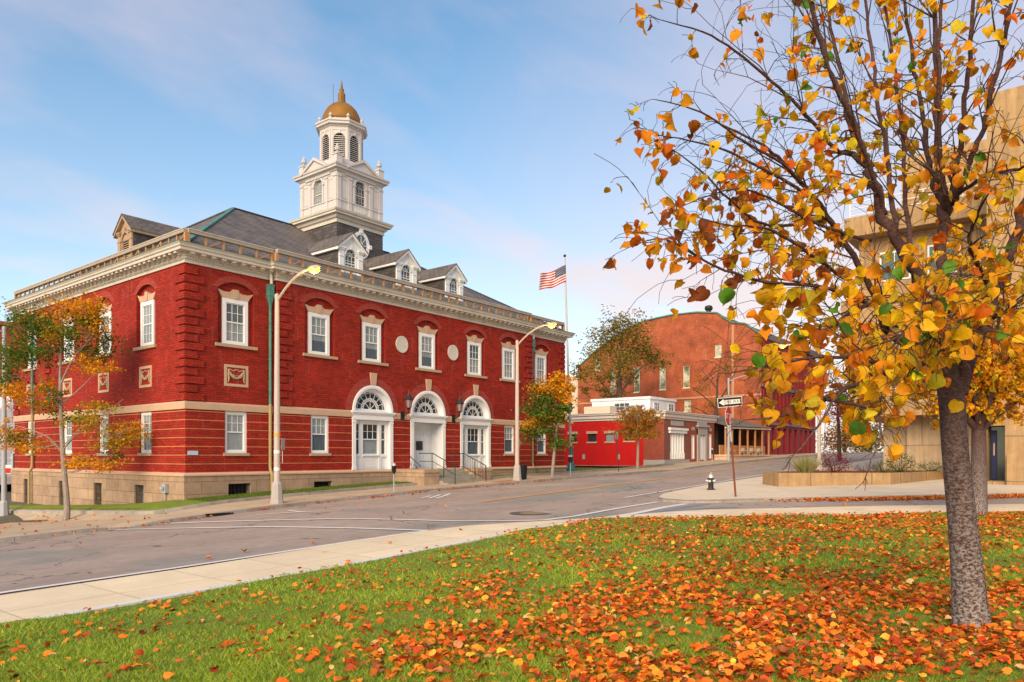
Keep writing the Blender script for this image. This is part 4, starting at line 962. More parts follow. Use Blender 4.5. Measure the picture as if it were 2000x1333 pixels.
for T_, (a, b) in ((Tx(px_), (7.4, 9.1)), (Tf(py_), (52.9, 54.0)), (Tf(py_), (56.2, 57.3))):
    m_ = MB(); m_.extr([T_(u, z, .02) for u, z in rect(a, b, 5.75, 7.2)], T_(0, 0, -.02)-T_(0, 0, .02)); w_ = m_.build('window', M['glassd'], pent)
    m_ = MB(); m_.ring([T_(u, z, .05) for u, z in rect(a-.08, b+.08, 5.67, 7.28)], [T_(u, z, .05) for u, z in rect(a, b, 5.75, 7.2)], T_(0, 0, -.01)-T_(0, 0, .05))
    for i in (1, 2): u = lerp(a, b, i/3); m_.bar(T_(u, 5.75, .03), T_(u, 7.2, .03), .05, .03, 0, T_(0, 0, 1)-T_(0, 0, 0))
    for z in (6.1, 6.5, 6.85): m_.bar(T_(a, z, .03), T_(b, z, .03), .05, .03)
    m_.build('window_frame', M['white'], w_)
m_ = MB(); m_.box(46.5, 47.8, 6.5, 9.5, 5.05, 6.6); tag(m_.build('roof_hatch', M['cream']), 'beige box housing on the flat roof of the shop', 'roof housing')
m_ = MB(); m_.box(47, 48.1, 3.8, 5.2, 5.66, 6.55); 
for i in range(8): m_.box(46.97, 47.0, 3.9, 5.1, 5.75+.1*i, 5.80+.1*i)
a_ = m_.build('air_conditioner', M['greytrim']); tag(a_, 'grey air conditioning unit on the flat shop roof under the olive tree', 'air conditioner')
m_ = MB(); m_.lathe([(.42, 0), (.4, .02), (.1, .03)], (47.55, 4.5, 6.56), 14); m_.build('fan_guard', M['black'], a_)

# big brick hall behind
HX = 67.6
bh = thing('brick_hall', 'tall orange brick hall with a green edged gable and a dark red street front', 'hall', (HX, 0, 0))
mb = MB(); T = Tx(HX)
gab = [(-1.0, .3), (24, .3), (24, 13.6), (19.9, 16.3), (16.8, 17.9), (13.85, 18.75), (10.2, 19.05), (6.8, 18.98), (4.3, 18.6), (2.6, 17.3), (.9, 16.95), (-1.0, 15.5)]
hw = [(18.2, 18.95, 9.8, 12.7), (14.6, 15.45, 9.8, 13.0), (11.0, 11.85, 9.95, 12.75), (7.8, 8.65, 10.0, 12.7), (20.6, 21.3, 12.9, 14.6), (3.75, 4.55, 13.4, 14.9), (7.6, 8.5, 7.1, 8.45), (14.2, 15.0, 7.0, 8.4)]
wall(mb, T, gab, [rect(*w) for w in hw], .22, 1)
mb.poly([(HX, 24, .3), (100, 24, .3), (100, 24, 13.6), (HX, 24, 13.6)]); mb.build('wall', [M['brick4'], M['glassd']], bh)
mb = MB()
for a, b in zip(gab[2:], gab[3:]): mb.bar((HX+.1, a[0], a[1]+.1), (HX+.1, b[0], b[1]+.1), .5, .15)
mb.build('coping', M['copper'], bh)
mb = MB()
for a, b in zip(gab[2:], gab[3:]): mb.poly([(HX+.3, a[0], a[1]), (HX+.3, b[0], b[1]), (98, b[0], b[1]), (98, a[0], a[1])])
mb.build('roof', mat('dark_roof', (.12, .09, .08), .8, .2, 2), bh)
mb = MB(); mb.box(HX-.06, HX+.02, -1, 24, 8.6, 8.82); mb.box(HX-.05, HX+.02, 2.2, 2.5, .5, 17); mb.build('string_course', mat('worn_brick_band', (.50, .27, .16), .85, .2, 2), bh)
M['lit'] = mat('pale_window', (.62, .66, .52), .2, .25, .8, c2=(.10, .12, .06), thr=(.42, .58), spec=.6)
for i, (a, b, c, d) in enumerate(hw):
    m_ = MB(); m_.ring([T(u, z, -.08) for u, z in rect(a, b, c, d)], [T(u, z, -.08) for u, z in rect(a+.07, b-.07, c+.08, d-.08)], (.1, 0, 0))
    m_.box(HX+.1, HX+.16, a, b, (c+d)/2-.04, (c+d)/2+.04); m_.box(HX-.06, HX+.1, a-.08, b+.08, c-.12, c); w_ = m_.build('window', M['cream'], bh)
    m_ = MB(); m_.box(HX+.14, HX+.17, a+.05, b-.05, c+.05, d-.05); m_.build('pane', M['lit'], w_)
m_ = MB(); m_.lathe([(.3, 18.7), (.3, 19.2), (.45, 19.3), (.5, 19.5), (.4, 19.75), (.1, 19.85)], (HX+.6, 5.6, 0), 12); m_.build('roof_vent', M['black'], bh)
M['darkred'] = mat('dark_red_front', (.27, .018, .022), .7, .15, 1.5, c2=(.2, .012, .02))
mb = MB(); Tq = Tf(-1.0)
sidew = []
for z0, z1, k in ((2.0, 5.0, 9), (6.0, 9.3, 14), (10.2, 13.4, 14)):
    for i in range(k): u = HX+1.3+19.2*i/k; sidew.append(rect(u, u+19.2/k*.55, z0, z1))
wall(mb, Tq, rect(HX, 88.7, .5, 15.4), sidew, .3, 1); mb.poly([(88.7, -1, .5), (88.7, 24, .5), (88.7, 24, 15), (88.7, -1, 15)])
mb.build('street_front', [M['darkred'], M['glassd']], bh)
mb = MB(); mb.box(HX-.1, 88.9, -1.25, -.9, 15.2, 15.7); mb.box(HX, 88.8, -1.2, -.99, 9.6, 9.95); mb.box(HX, 88.8, -1.2, -.99, 5.3, 5.6); mb.build('cornice', mat('purple_grey_band', (.20, .14, .16), .7, .2, 2), bh)
mb = MB()
for i in range(15): u = HX+.6+19.6*i/14; mb.box(u-.1, u+.1, -1.14, -.99, 5.6, 15.2)
mb.build('pilaster', M['darkred'], bh)
mb = MB(); mb.poly([(HX+.3, -1.1, 15.6), (88.7, -1.1, 15.6), (88.7, 1.2, 16.9), (HX+.3, 1.2, 16.9)]); mb.build('roof_slope', mat('grey_mansard', (.17, .14, .13), .7, .2, 2), bh)
# porch between shop and hall
po = thing('bar_porch', 'open timber bar porch with a shallow grey roof between shop and tall hall', 'porch', (58, 0, 1.2))
mb = MB(); mb.extr([(54.3, -2.2, 4.55), (67.4, -2.2, 4.75), (67.4, -2.2, 4.6), (54.3, -2.2, 4.4)], (0, .15, 0)); mb.poly([(54.3, -2.3, 4.62), (67.4, -2.3, 4.82), (67.4, 3, 6.3), (54.3, 3, 6.1)], 1); mb.build('roof', [M['cream'], mat('felt_roof', (.17, .15, .13), .85, .2, 3)], po)
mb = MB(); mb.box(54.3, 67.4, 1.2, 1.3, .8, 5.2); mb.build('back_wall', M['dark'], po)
for x in (54.6, 56.3, 58.4, 60.6, 62.8, 65, 67.1): m_ = MB(); m_.box(x-.08, x+.08, -2.1, -1.94, 1.2, 4.45); m_.build('post', M['woodo'], po)
mb = MB(); mb.box(54.4, 67.3, -1.5, -1.4, 1.3, 2.75)
for i in range(44): x = 54.4+.3*i; mb.box(x-.02, x+.02, -1.53, -1.5, 1.3, 2.75)
mb.build('boarded_counter', M['woodo'], po)
mb = MB(); mb.box(54.3, 72, -2.6, 1.3, .6, 1.65); mb.box(54.2, 72, -2.7, 1.3, 1.65, 1.78); mb.build('terrace_wall', [blockmat('terrace_block', (.62, .45, .33), .9, .3, .01, None, .15)], po)
for i, x in enumerate((56.2, 59.5, 62.0, 64.2)):
    m_ = MB(); m_.box(x-.7, x+.7, -1.9, -1.8, 1.95, 2.5); m_.box(x-.6, x-.5, -1.9, -1.7, 1.78, 2.5); m_.box(x+.5, x+.6, -1.9, -1.7, 1.78, 2.5); m_.box(x-.7, x+.7, -2.1, -1.7, 2.15, 2.22)
    tag(m_.build('bench', M['cream']), ('pale bench on the bar porch nearest the low brick shop', 'second pale bench from the shop on the bar porch', 'third pale bench from the shop on the bar porch', 'pale bench on the bar porch nearest the tall brick hall')[i], 'bench', 'benches on the bar porch')
# beige neighbour seen behind the flagpole
cb = MB(); q0 = at_depth(1127, 741, 112); q1 = at_depth(1150, 741, 112); cb.extr([(q0.x, q0.y, 0), (q1.x+2, q1.y, 0), (q1.x+6, q1.y+10, 0), (q0.x+4, q0.y+10, 0)], (0, 0, q0.z)); cb.extr([(q0.x-.2, q0.y-.3, q0.z), (q1.x+2.2, q1.y-.3, q0.z), (q1.x+6, q1.y+10, q0.z), (q0.x+4, q0.y+10, q0.z)], (0, 0, .4))
tag(cb.build('beige_building', M['cream']), 'sliver of a beige rendered building far behind the flagpole', 'building')
# white house at the far left, down the side street
wh = thing('white_house', 'white clapboard house far down the side street behind the left lamp post', 'house', (-31, 45, -4))
C0 = at_depth(-60, 890, 72); Wd = blockmat('clapboard', (.72, .72, .74), 6., .18, .012, (.45, .45, .48), .06)
mb = MB(); hx, hy = C0.x, C0.y; mb.box(hx, hx+9, hy, hy+9, -5, 4.2); mb.extr([(hx-.3, hy-.3, 4.2), (hx+9.3, hy-.3, 4.2), (hx+4.5, hy-.3, 8.0)], (0, 9.6, 0)); mb.build('wall', Wd, wh)
for i, (u, z) in enumerate(((1, 0), (3.6, 0), (6.4, 0), (1, -3.4), (3.6, -3.4), (6.4, -3.4))):
    m_ = MB(); m_.box(hx+u, hx+u+1.2, hy-.06, hy-.0, z, z+2); w_ = m_.build('window', M['white'], wh); m_ = MB(); m_.box(hx+u+.12, hx+u+1.08, hy-.08, hy-.061, z+.12, z+1.88); m_.build('pane', M['glassd'], w_)
mb = MB(); 
for i in range(12): mb.box(hx-1+.9*i, hx-.9+.9*i, hy-3.0, hy-2.9, -2.6, -1.4)
mb.box(hx-1, hx+9, hy-3.05, hy-2.85, -1.4, -1.3); mb.box(hx-1, hx+9, hy-3, hy, -2.8, -2.6); mb.build('porch', M['white'], wh)
rb = MB(); q = at_depth(-30, 640, 82); rb.box(q.x-9, q.x+11, q.y, q.y+9, -4, q.z+.5); rb.box(q.x-9.4, q.x+11.4, q.y-.4, q.y+9.4, q.z+.5, q.z+.9); tag(rb.build('brick_block', M['brick4']), 'red brick block far away at the left edge behind the maple', 'building')

# concrete building on the right
M['conc'] = blockmat('tan_concrete', (.42, .265, .13), 3.0, 2.1, .028, (.22, .15, .085), .2, (.32, .21, .12), thr=(.5, .75), tint=.07, streak=.26)
M['concs'] = None
M['concp'] = blockmat('pale_concrete_wall', (.50, .365, .235), 2.4, 1.8, .024, (.28, .2, .13), .16, tint=.06, streak=.2)
cbt = thing('concrete_block', 'tan concrete office block with stepped ledges behind the yellow trees', 'office block', (33, -30, .5))
mb = MB()
def cbx(x, ya, yb, z0, z1, mi=0): mb.box(x, x+30, yb, ya, z0, z1, mi)
cbx(33.6, -20.6, -70, .2, 4.0, 1); cbx(31.0, -18.9, -70, 4.0, 5.35); cbx(33.4, -19.0, -70, 5.35, 9.7, 0); cbx(32.5, -18.4, -70, 9.7, 11.3); cbx(33.6, -19.2, -70, 11.3, 15.2); cbx(32.5, -18.6, -70, 15.2, 16.4); cbx(34.2, -21.5, -70, 16.4, 20.0)
mb.box(33.0, 33.7, -24.6, -22.0, .3, 4.0, 1); mb.box(32.6, 33.7, -40, -24.6, .3, 4.0, 1)
mb.build('wall', [M['conc'], M['concp']], cbt)
for z0, z1, ys in ((6.3, 7.6, (-20, -22.2, -24.4, -26.6)), (12.4, 14.2, (-20.4, -23, -25.6))):
    for y in ys:
        m_ = MB(); m_.box(33.35 if z0 < 10 else 33.55, 33.8, y-1.7, y, z0, z1); w_ = m_.build('window', M['white'], cbt)
        m_ = MB(); xx = 33.33 if z0 < 10 else 33.53; m_.box(xx, xx+.015, y-1.6, y-.85, z0+.1, z1-.1); m_.box(xx, xx+.015, y-.8, y-.1, z0+.1, z1-.1); m_.build('pane', glassmat('green_glass', (.07, .12, .11)) if 'gg' not in M else M['gg'], w_)
mb = MB()
for z in (16.55, 16.95, 17.35): mb.tube([(32.7, -18.9, z), (32.7, -45, z)], .03, 5)
for i in range(14): mb.tube([(32.7, -18.9-2*i, 16.4), (32.7, -18.9-2*i, 17.35)], .035, 5)
for z in (5.6, 5.95): mb.tube([(31.3, -19.1, z), (31.3, -45, z)], .03, 5)
for i in range(14): mb.tube([(31.3, -19.1-2*i, 5.35), (31.3, -19.1-2*i, 5.95)], .035, 5)
mb.build('balcony_rail', M['white'], cbt)
ct = thing('concrete_tower', 'tall blank tan concrete tower wall at the right edge above the doorway', 'office block', (25, -30, .5))
mb = MB(); p0 = on_x(1927, 185, 25.0); ptop = p0.z; d0 = on_x(1927, 850, 25.); d1 = on_x(1963, 850, 25.)
wall(mb, Tx(25.0), rect(-70, p0.y, .0, ptop), [rect(d1.y, d0.y-.02, .5, 3.1)], 1.1, None); mb.poly([(25, p0.y, 0), (55, p0.y, 0), (55, p0.y, ptop), (25, p0.y, ptop)]); mb.poly([(25, p0.y, ptop), (55, p0.y, ptop), (55, -70, ptop), (25, -70, ptop)]); mb.box(24.55, 25.0, -70, d1.y-.1, .2, 1.75)
mb.build('wall', M['conc'], ct)
mb = MB(); mb.poly([Tx(26.0)(u, z) for u, z in rect(d1.y-.3, d0.y+.3, .5, 3.2)]); mb.build('glazing', M['glassd'], ct)
mb = MB(); ym = lerp(d0.y, d1.y, .38); mb.box(25.85, 25.95, ym-.05, d0.y-.12, .55, 2.9); dr = mb.build('door', mat('blue_door', (.012, .018, .09), .4, .1, 3), ct)
mb = MB(); mb.box(25.82, 25.85, ym+.08, d0.y-.25, 1.7, 2.3); mb.build('notice', M['concp'], dr)
# planter with its shrubs
pw = [G(*q, .125) for q in ((1521, 951), (1740, 947), (1842, 936))]
ang = [(p.x, p.y) for p in pw]; back = [(ang[2][0]+6, ang[2][1]+.6), (ang[0][0]+9.5, ang[0][1]+.9), (ang[0][0]+1.5, ang[0][1]+1.3)]
lp = ang+back; zp = max(p.z for p in pw)+.42
mb = MB(); cen = sum((Vector(p) for p in lp), Vector((0, 0)))/len(lp); inn_ = [Vector(p).lerp(cen, .05) for p in lp]
O = [Vector((p[0], p[1], -.3)) for p in lp]; I_ = [Vector((p.x, p.y, -.3)) for p in inn_]
mb.ring(O, I_, (0, 0, zp+.3)); plt_ = mb.build('planter', M['conc']); tag(plt_, 'long low concrete planter wall on the pale plaza by the tan building', 'planter')
mb = MB(); b_ = len(mb.v); P = [Vector((p.x, p.y, zp-.06)) for p in inn_]
mb.v += [tuple(p) for p in P]
for t in tessellate_polygon([P]): mb.f.append(tuple(t)); mb.m.append(0)
mb.build('soil', mat('bark_mulch', (.17, .055, .035), .95, .35, 14, bmp=.5), plt_)
# ------------------------------------------------------------------ street furniture
def lamp(px, py, top, label, arm=(0, -1), rise=.75, reach=2.05, on='bulb', m='pole', hb=.13, at=None, ztop=None, base=True, grp='street lamps along the road'):
    P = at if at is not None else G(px, py, hb); Z = depth(P)
    H = ztop-P.z if ztop else CZ+(HY-top)/F*Z-P.z
    t = thing('street_lamp', label, 'street lamp', P, 0, grp); a = Vector((arm[0], arm[1], 0))
    if base:
        b = MB(); b.lathe([(.27, .0), (.27, .10), (.25, .12), (.20, .80), (.17, .86), (.12, .92)], (0, 0, 0), 8, 0, PI/8)
        b.build('plinth', M['basegrey'] if m == 'pole' else M['poleg'], t, world=False)
    p = MB(); p.tube([(0, 0, .1), (0, 0, H*.5), (0, 0, H)], [.13, .115, .085], 12); p.lathe([(.095, H-.12), (.1, H), (.05, H+.06)], (0, 0, 0), 12); pl = p.build('pole', M[m], t, world=False, smooth=False)
    q = MB(); pts = []
    for i in range(9):
        k = i/8; pts.append(a*(reach*k)+Vector((0, 0, H-.25+rise*1.3*(1-(1-k)**1.8))))
    q.tube(pts, [.05]*8+[.04], 8); ar = q.build('arm', M[m], t, world=False)
    e = pts[-1]; hd = MB(); d = a; s = Vector((-a.y, a.x, 0))
    prof = [(0, .05, .04), (.12, .10, .07), (.35, .17, .10), (.6, .15, .09), (.75, .04, .03)]
    for i in range(len(prof)-1):
        for u in range(8):
            A0, A1 = 2*PI*u/8, 2*PI*(u+1)/8
            f = lambda k, an: e+d*prof[k][0]+s*(prof[k][1]*math.cos(an))+Vector((0, 0, prof[k][2]*math.sin(an)))
            hd.poly([f(i, A0), f(i, A1), f(i+1, A1), f(i+1, A0)])
    h_ = hd.build('lamp_head', M['poleg'] if on is None else M[m], t, world=False)
    gl = MB(); gl.lathe([(.02, -.20), (.12, -.16), (.23, -.07), (.17, 0)], tuple(e+d*.40+Vector((0, 0, -.02))), 12)
    gl.build('lens', M[on] if on else M['white'], t, world=False)
    if on == 'bulb':
        pl_ = bpy.data.lights.new('lamp_glow', 'POINT'); pl_.energy = 100; pl_.color = (1, .62, .18); pl_.shadow_soft_size = .15
        po_ = bpy.data.objects.new('lamp_glow', pl_); COL.objects.link(po_); po_.parent = t; po_.location = e+d*.40+Vector((0, 0, -.32))
    return t
M['basegrey'] = mat('concrete_plinth', (.42, .38, .36), .85, .15, 4)
l1 = lamp(541, 984, 577, 'pale street lamp with a lit head in front of the courthouse corner downspout')
pq2 = on_y(1010, 942, -4.5); l2 = lamp(1010, 945, 667, 'pale lit street lamp beside the black bin near the courthouse steps', at=Vector((pq2.x, pq2.y, sw(pq2.x, pq2.y))))
l3 = lamp(8, 1012, 640, 'blue grey unlit street lamp behind the maple at the left edge', arm=(-1, 0), rise=.3, on=None, m='poleg')
pq = on_y(1423, 890, -4.6); l4 = lamp(0, 0, 740, 'slim grey street lamp across the road behind the one way sign', rise=.35, on='bulb2', m='poleg', base=False, at=Vector((pq.x, pq.y, sw(pq.x, pq.y))))
p = on_y(1600, 890, -16.2); l5 = lamp(0, 0, 0, 'lit street lamp among the leaves in front of the dark red building', arm=(0, 1), at=Vector((p.x, p.y, terr(p.x, p.y)+.1)), ztop=9.0, rise=.5)
# signs strapped to the lamp posts
def small_sign(p, w, h, rz, name, label, mats, grp=None, band=None):
    t = thing(name, label, 'sign', p, rz, grp); m = MB(); m.box(-w/2, w/2, -.006, .006, 0, h); m.build('plate', mats[0], t, world=False)
    if band: m = MB(); m.box(-w/2+.01, w/2-.01, -.010, -.0065, h*band[0], h*band[1]); m.build('band', mats[1], t, world=False)
    return t
M['signgrey'] = mat('sign_back', (.42, .38, .38), .45, .1, 3, metal=.3)
M['signwhite'] = mat('sign_face', (.75, .74, .73), .45, .05, 3)
M['signred'] = mat('sign_red', (.55, .02, .02), .45, .06, 3)
P1 = l1.location; P2 = l2.location; P3 = l3.location
small_sign((P1.x+.28, P1.y-.02, P1.z+2.20), .30, .48, .55, 'parking_sign', 'grey back of a sign strapped to the lamp post near the corner, upper one', [M['signgrey']])
small_sign((P1.x+.22, P1.y-.06, P1.z+1.66), .22, .50, .9, 'parking_sign', 'narrow white sign strapped below the grey one on the corner lamp post', [M['signwhite']])
small_sign((P2.x+.26, P2.y, P2.z+1.9), .30, .48, .6, 'parking_sign', 'pale sign on the lamp post beside the black bin', [M['signgrey']])
small_sign((P3.x+.1, P3.y-.16, P3.z+2.3), .32, .45, -.6, 'parking_sign', 'white and red sign on the blue grey lamp post at the left edge', [M['signwhite'], M['signred']], band=(.05, .62))
for k, (dz, mt) in enumerate(((2.05, 'signwhite'), (1.35, 'signwhite'), (2.75, 'yellow'))):
    m = MB(); m.lathe([(.128, 0), (.128, .13)], (P1.x, P1.y, P1.z+dz), 12); 
    o_ = m.build('sticker', M[mt], l1)
# wall lanterns on the courthouse
for i, x in enumerate((12.4, 16.6)):
    t = thing('wall_lantern', ('black iron lantern on the wall between left and middle arches', 'black iron lantern on the wall between middle and right arches')[i], 'lantern', (x, -PP, 4.0), 0, 'iron lanterns beside the entrance')
    m = MB(); m.box(-.13, .13, -.10, -.055, -.28, .16); m.tube([(0, -.1, -.05), (0, -.35, -.02), (0, -.55, .12), (0, -.58, .30)], [.04, .035, .035, .05], 8); m.tube([(0, -.1, .1), (0, -.3, .08), (0, -.45, .02)], .02, 6); m.build('bracket', M['black'], t, world=False)
    m = MB(); c0 = (0, -.58, 0); m.lathe([(.06, .28), (.13, .33), (.14, .36)], c0, 6)
    for k in range(6):
        a = k*PI/3; m.tube([(.14*math.cos(a), -.58+.14*math.sin(a), .34), (.22*math.cos(a), -.58+.22*math.sin(a), .80)], .014, 4)
    m.lathe([(.27, .79), (.28, .82), (.16, .98), (.12, 1.02), (.12, 1.08), (.05, 1.12), (.03, 1.2), (.045, 1.24), (.01, 1.34)], c0, 6); m.build('lantern_frame', M['black'], t, world=False)
    m = MB(); m.lathe([(.125, .355), (.205, .79)], c0, 6); m.build('lantern_glass', glassmat('smoky_glass', (.30, .20, .20)), t, world=False)
# handrails of the steps
def rail(x, label, bal=False):
    t = thing('handrail', label, 'handrail', (x, -1.0, .9), 0, 'black iron handrails of the entrance steps'); m = MB()
    zb = terr(14.5, -3.4)+.13-.9; top = [(0, .35, .92), (0, -.75, .92), (0, -2.45, zb+.95)]
    m.tube(top, .026, 6); m.build('top_rail', M['black'], t, world=False); m = MB(); m.tube([(p_[0], p_[1], p_[2]-(.45 if not bal else .78)) for p_ in top], .018, 6); m.build('lower_rail', M['black'], t, world=False)
    m = MB(); 
    for y, z0, z1 in ((-.7, 0, .92), (-1.6, -.42, .50), (-2.45, zb-.05, zb+.95)): m.tube([(0, y, z0), (0, y, z1)], .026, 6)
    m.build('post', M['black'], t, world=False)
    if bal:
        m = MB()
        for i in range(15): y = .3-2.7*i/14; k = clip((-.75-y)/1.7); z = lerp(.92, zb+.95, k) if y < -.75 else .92; m.tube([(0, y, z-.8), (0, y, z)], .011, 4)
        m.build('baluster', M['black'], t, world=False)
rail(13.35, 'black iron two bar handrail on the left side of the stone steps'); rail(15.95, 'black iron handrail with thin balusters on the right side of the steps', True)
m = MB(); zt = .93
m.tube([(13.0, .6, zt+.95), (13.0, -.2, zt+.8), (13.05, -1.1, zt+.15)], .022, 6)
for i in range(7): y = .5-.22*i; m.tube([(13.0, y, zt-.05), (13.0, y, zt+.93-.13*i)], .012, 5)
tag(m.build('handrail', M['black']), 'short curved black rail just inside the open doorway', 'handrail', 'black iron handrails of the entrance steps')
# bin
P = on_y(1019.5, 940, -4.1); P.z = sw(P.x, P.y); t = thing('litter_bin', 'black slatted litter bin standing beside the lamp post by the kerb', 'bin', P)
m = MB(); m.lathe([(.25, 0), (.25, .04), (.21, .05), (.28, .80), (.31, .82), (.31, .87), (.26, .88)], (0, 0, 0), 20); m.build('liner', M['black'], t, world=False)
m = MB()
for i in range(20): a = 2*PI*i/20; m.bar((.265*math.cos(a), .265*math.sin(a), .03), (.315*math.cos(a), .315*math.sin(a), .84), .05, .02, 0, (math.cos(a), math.sin(a), 0))
m.build('slat', mat('black_slat', (.02, .02, .022), .35, .2, 4, spec=.5), t, world=False)
# parking meters
def meter(px, py, label, hb=.13, h=1.35, two=False):
    P = on_y(px, py, -4.55); P.z = sw(P.x, P.y); t = thing('parking_meter', label, 'parking meter', P, 0, 'parking meters along the kerb')
    m = MB(); m.lathe([(.05, 0), (.05, .02), (.032, .03), (.032, h-.38)], (0, 0, 0), 10); m.build('post', M['poleg'], t, world=False)
    for u in ((-.1, .1) if two else (0,)):
        m = MB(); m.extr([(u-.085, -.055, h-.42), (u+.085, -.055, h-.42), (u+.10, -.055, h-.12), (u-.10, -.055, h-.12)], (0, .11, 0)); m.lathe([(.05, h-.50), (.075, h-.42)], (u, 0, 0), 10); hd = m.build('meter_head', M['black'], t, world=False)
        m = MB(); m.lathe([(.10, h-.12), (.098, h-.06), (.07, h-.01), (.02, h+.02)], (u, 0, 0), 14); m.build('dome_cap', M['silver'], t, world=False)
M['silver'] = mat('silver_cap', (.60, .58, .55), .35, .1, 6, metal=.6)
meter(769.5, 966, 'single head parking meter on the pavement before the left arched window')
meter(1114, 933, 'twin head parking meter in front of the flagpole base', two=True)
meter(1391, 909, 'single head parking meter near the far corner of the shop')
# thin black post with a small sign
P = G(1208.5, 921.5, .13); t = thing('sign_post', 'thin leaning black post with a small grey sign by the little maple', 'sign post', P)
Zp = depth(P); tp = at_depth(1203, 842, Zp)-P
m = MB(); m.tube([(0, 0, 0), tp], .035, 6); m.build('post', M['black'], t, world=False)
m = MB(); m.box(tp.x-.05, tp.x+.25, tp.y-.04, tp.y-.02, tp.z-.62, tp.z-.05); m.build('plate', M['signgrey'], t, world=False)
# flagpole and flag
P = G(1115.5, 913, .3); P.z = wbx(P.x)+.02 if P.y > -2 else P.z; Zp = depth(P)
t = thing('flagpole', 'tall white flagpole with a green cast base beside the courthouse end', 'flagpole', P); tp = at_depth(1103, 503, Zp)-P
m = MB(); m.tube([(0, 0, 1.2), tp*.5, tp], [.11, .09, .065], 10); m.build('pole', mat('flagpole_paint', (.50, .47, .47), .45, .1, 3), t, world=False)
m = MB(); m.lathe([(.42, 0), (.42, .12), (.36, .2), (.30, .35), (.22, .6), (.17, .85), (.16, 1.3), (.19, 1.35), (.17, 1.42), (.15, 1.9), (.17, 1.94), (.09, 2.0)], (0, 0, 0), 12); m.build('cast_base', mat('teal_cast_iron', (.05, .22, .21), .5, .2, 5), t, world=False)
m = MB(); m.lathe([(.01, -.1), (.10, -.05), (.12, .02), (.10, .09), (.01, .14)], tuple(tp+Vector((0, 0, .1))), 12); m.build('ball', M['black'], t, world=False)
fl = thing('flag', 'striped american flag blowing to the left from the white flagpole', 'flag', P+tp)
h0 = at_depth(1104.5, 517.5, Zp-.1); h1 = at_depth(1105.5, 550, Zp-.1); f0 = at_depth(1055, 536.5, Zp-1.0); f1 = at_depth(1052.5, 568, Zp-1.0)
NU, NV = 40, 26
mb = MB(); wdir = Vector((-fs, -ft, 0))
def fpt(u, v, lift=0.):
    a = h0.lerp(f0, u); b = h1.lerp(f1, u); p = a.lerp(b, v)
    w = .17*u*math.sin(7.5*u+1.3*v)+.07*u*math.sin(15*u-2*v); p = p+wdir*(w+lift); p.z += -.10*math.sin(PI*u)+.05*u*math.sin(9*u+.5)
    return p
for i in range(NU+1):
    for j in range(NV+1): mb.v.append(tuple(fpt(i/NU, j/NV)))
for i in range(NU):
    for j in range(NV):
        mi = 2 if (i < 16 and j < 14) else (0 if (j//2) % 2 == 0 else 1)
        a = i*(NV+1)+j; mb.f.append((a, a+1, a+NV+2, a+NV+1)); mb.m.append(mi)
M['fred'] = mat('flag_red', (.50, .02, .025), .8, .08, 4); M['fwhite'] = mat('flag_white', (.75, .72, .70), .8, .05, 4); M['fblue'] = mat('flag_blue', (.03, .035, .12), .8, .1, 4)
cl_ = mb.build('cloth', [M['fred'], M['fwhite'], M['fblue']], fl, smooth=True, fix=False)
mb = MB()
for r in range(9):
    for c in range(6 if r % 2 == 0 else 5):
        u = (.035+.065*c+(.0325 if r % 2 else 0)); v = (.055+.0535*r)*.98
        for lift in (.012, -.012):
            ctr = fpt(u, v, lift); ax = (fpt(u+.02, v, lift)-ctr).normalized(); ay = (fpt(u, v+.02, lift)-ctr).normalized()
            mb.poly([ctr+ax*(rr*math.cos(k*PI/5))+ay*(-rr*math.sin(k*PI/5)) for k in range(10) for rr in ((.040 if k % 2 == 0 else .017),)])
mb.build('star', M['fwhite'], fl, fix=False)
# hydrant
P = G(1388.5, 957, .125); t = thing('fire_hydrant', 'black fire hydrant with a silver bonnet on the pale plaza corner', 'fire hydrant', P)
m = MB(); m.lathe([(.19, 0), (.19, .04), (.13, .05), (.12, .10), (.115, .48), (.15, .50), (.15, .54)], (0, 0, 0), 16); m.build('barrel', M['black'], t, world=False)
m = MB(); m.lathe([(.145, .54), (.14, .60), (.11, .68), (.05, .72), (.035, .73), (.035, .79), (.01, .80)], (0, 0, 0), 16); m.build('bonnet', M['silver'], t, world=False)
for ang_, r_, name_ in ((PI*1.05, .06, 'hose_cap'), (PI*1.55, .08, 'hose_cap'), (PI*.55, .06, 'hose_cap')):
    m = MB(); d = Vector((math.cos(ang_), math.sin(ang_), 0)); m.tube([d*.10+Vector((0, 0, .40)), d*.18+Vector((0, 0, .40))], r_*.85, 12); m.tube([d*.18+Vector((0, 0, .40)), d*.23+Vector((0, 0, .40))], r_, 6); m.build(name_, M['silver'] if name_ else M['black'], t, world=False)
# one way and stop signs on the leaning post
def text(body, size, name, mt, parent, loc, rot, ext=.002, sx=1.):
    cu = bpy.data.curves.new(name, 'FONT'); cu.body = body; cu.size = size; cu.extrude = ext; cu.align_x = 'CENTER'; cu.align_y = 'CENTER'; cu.space_character = 1.05
    tmp = bpy.data.objects.new('tmp_text', cu); COL.objects.link(tmp); dg = bpy.context.evaluated_depsgraph_get(); dg.update()
    me = bpy.data.meshes.new_from_object(tmp.evaluated_get(dg)); bpy.data.objects.remove(tmp); bpy.data.curves.remove(cu)
    me.name = name; me.materials.clear(); me.materials.append(mt)
    o = bpy.data.objects.new(name, me); COL.objects.link(o); o.parent = parent; o.location = loc; o.rotation_euler = rot; o.scale = (sx, 1, 1); return o
P = G(1437, 970.5, .125); Zp = depth(P); tp = at_depth(1421, 772, Zp)-P; k = 60/108
post = thing('sign_post', 'leaning rusty post with grey top carrying the one way and stop signs', 'sign post', P)
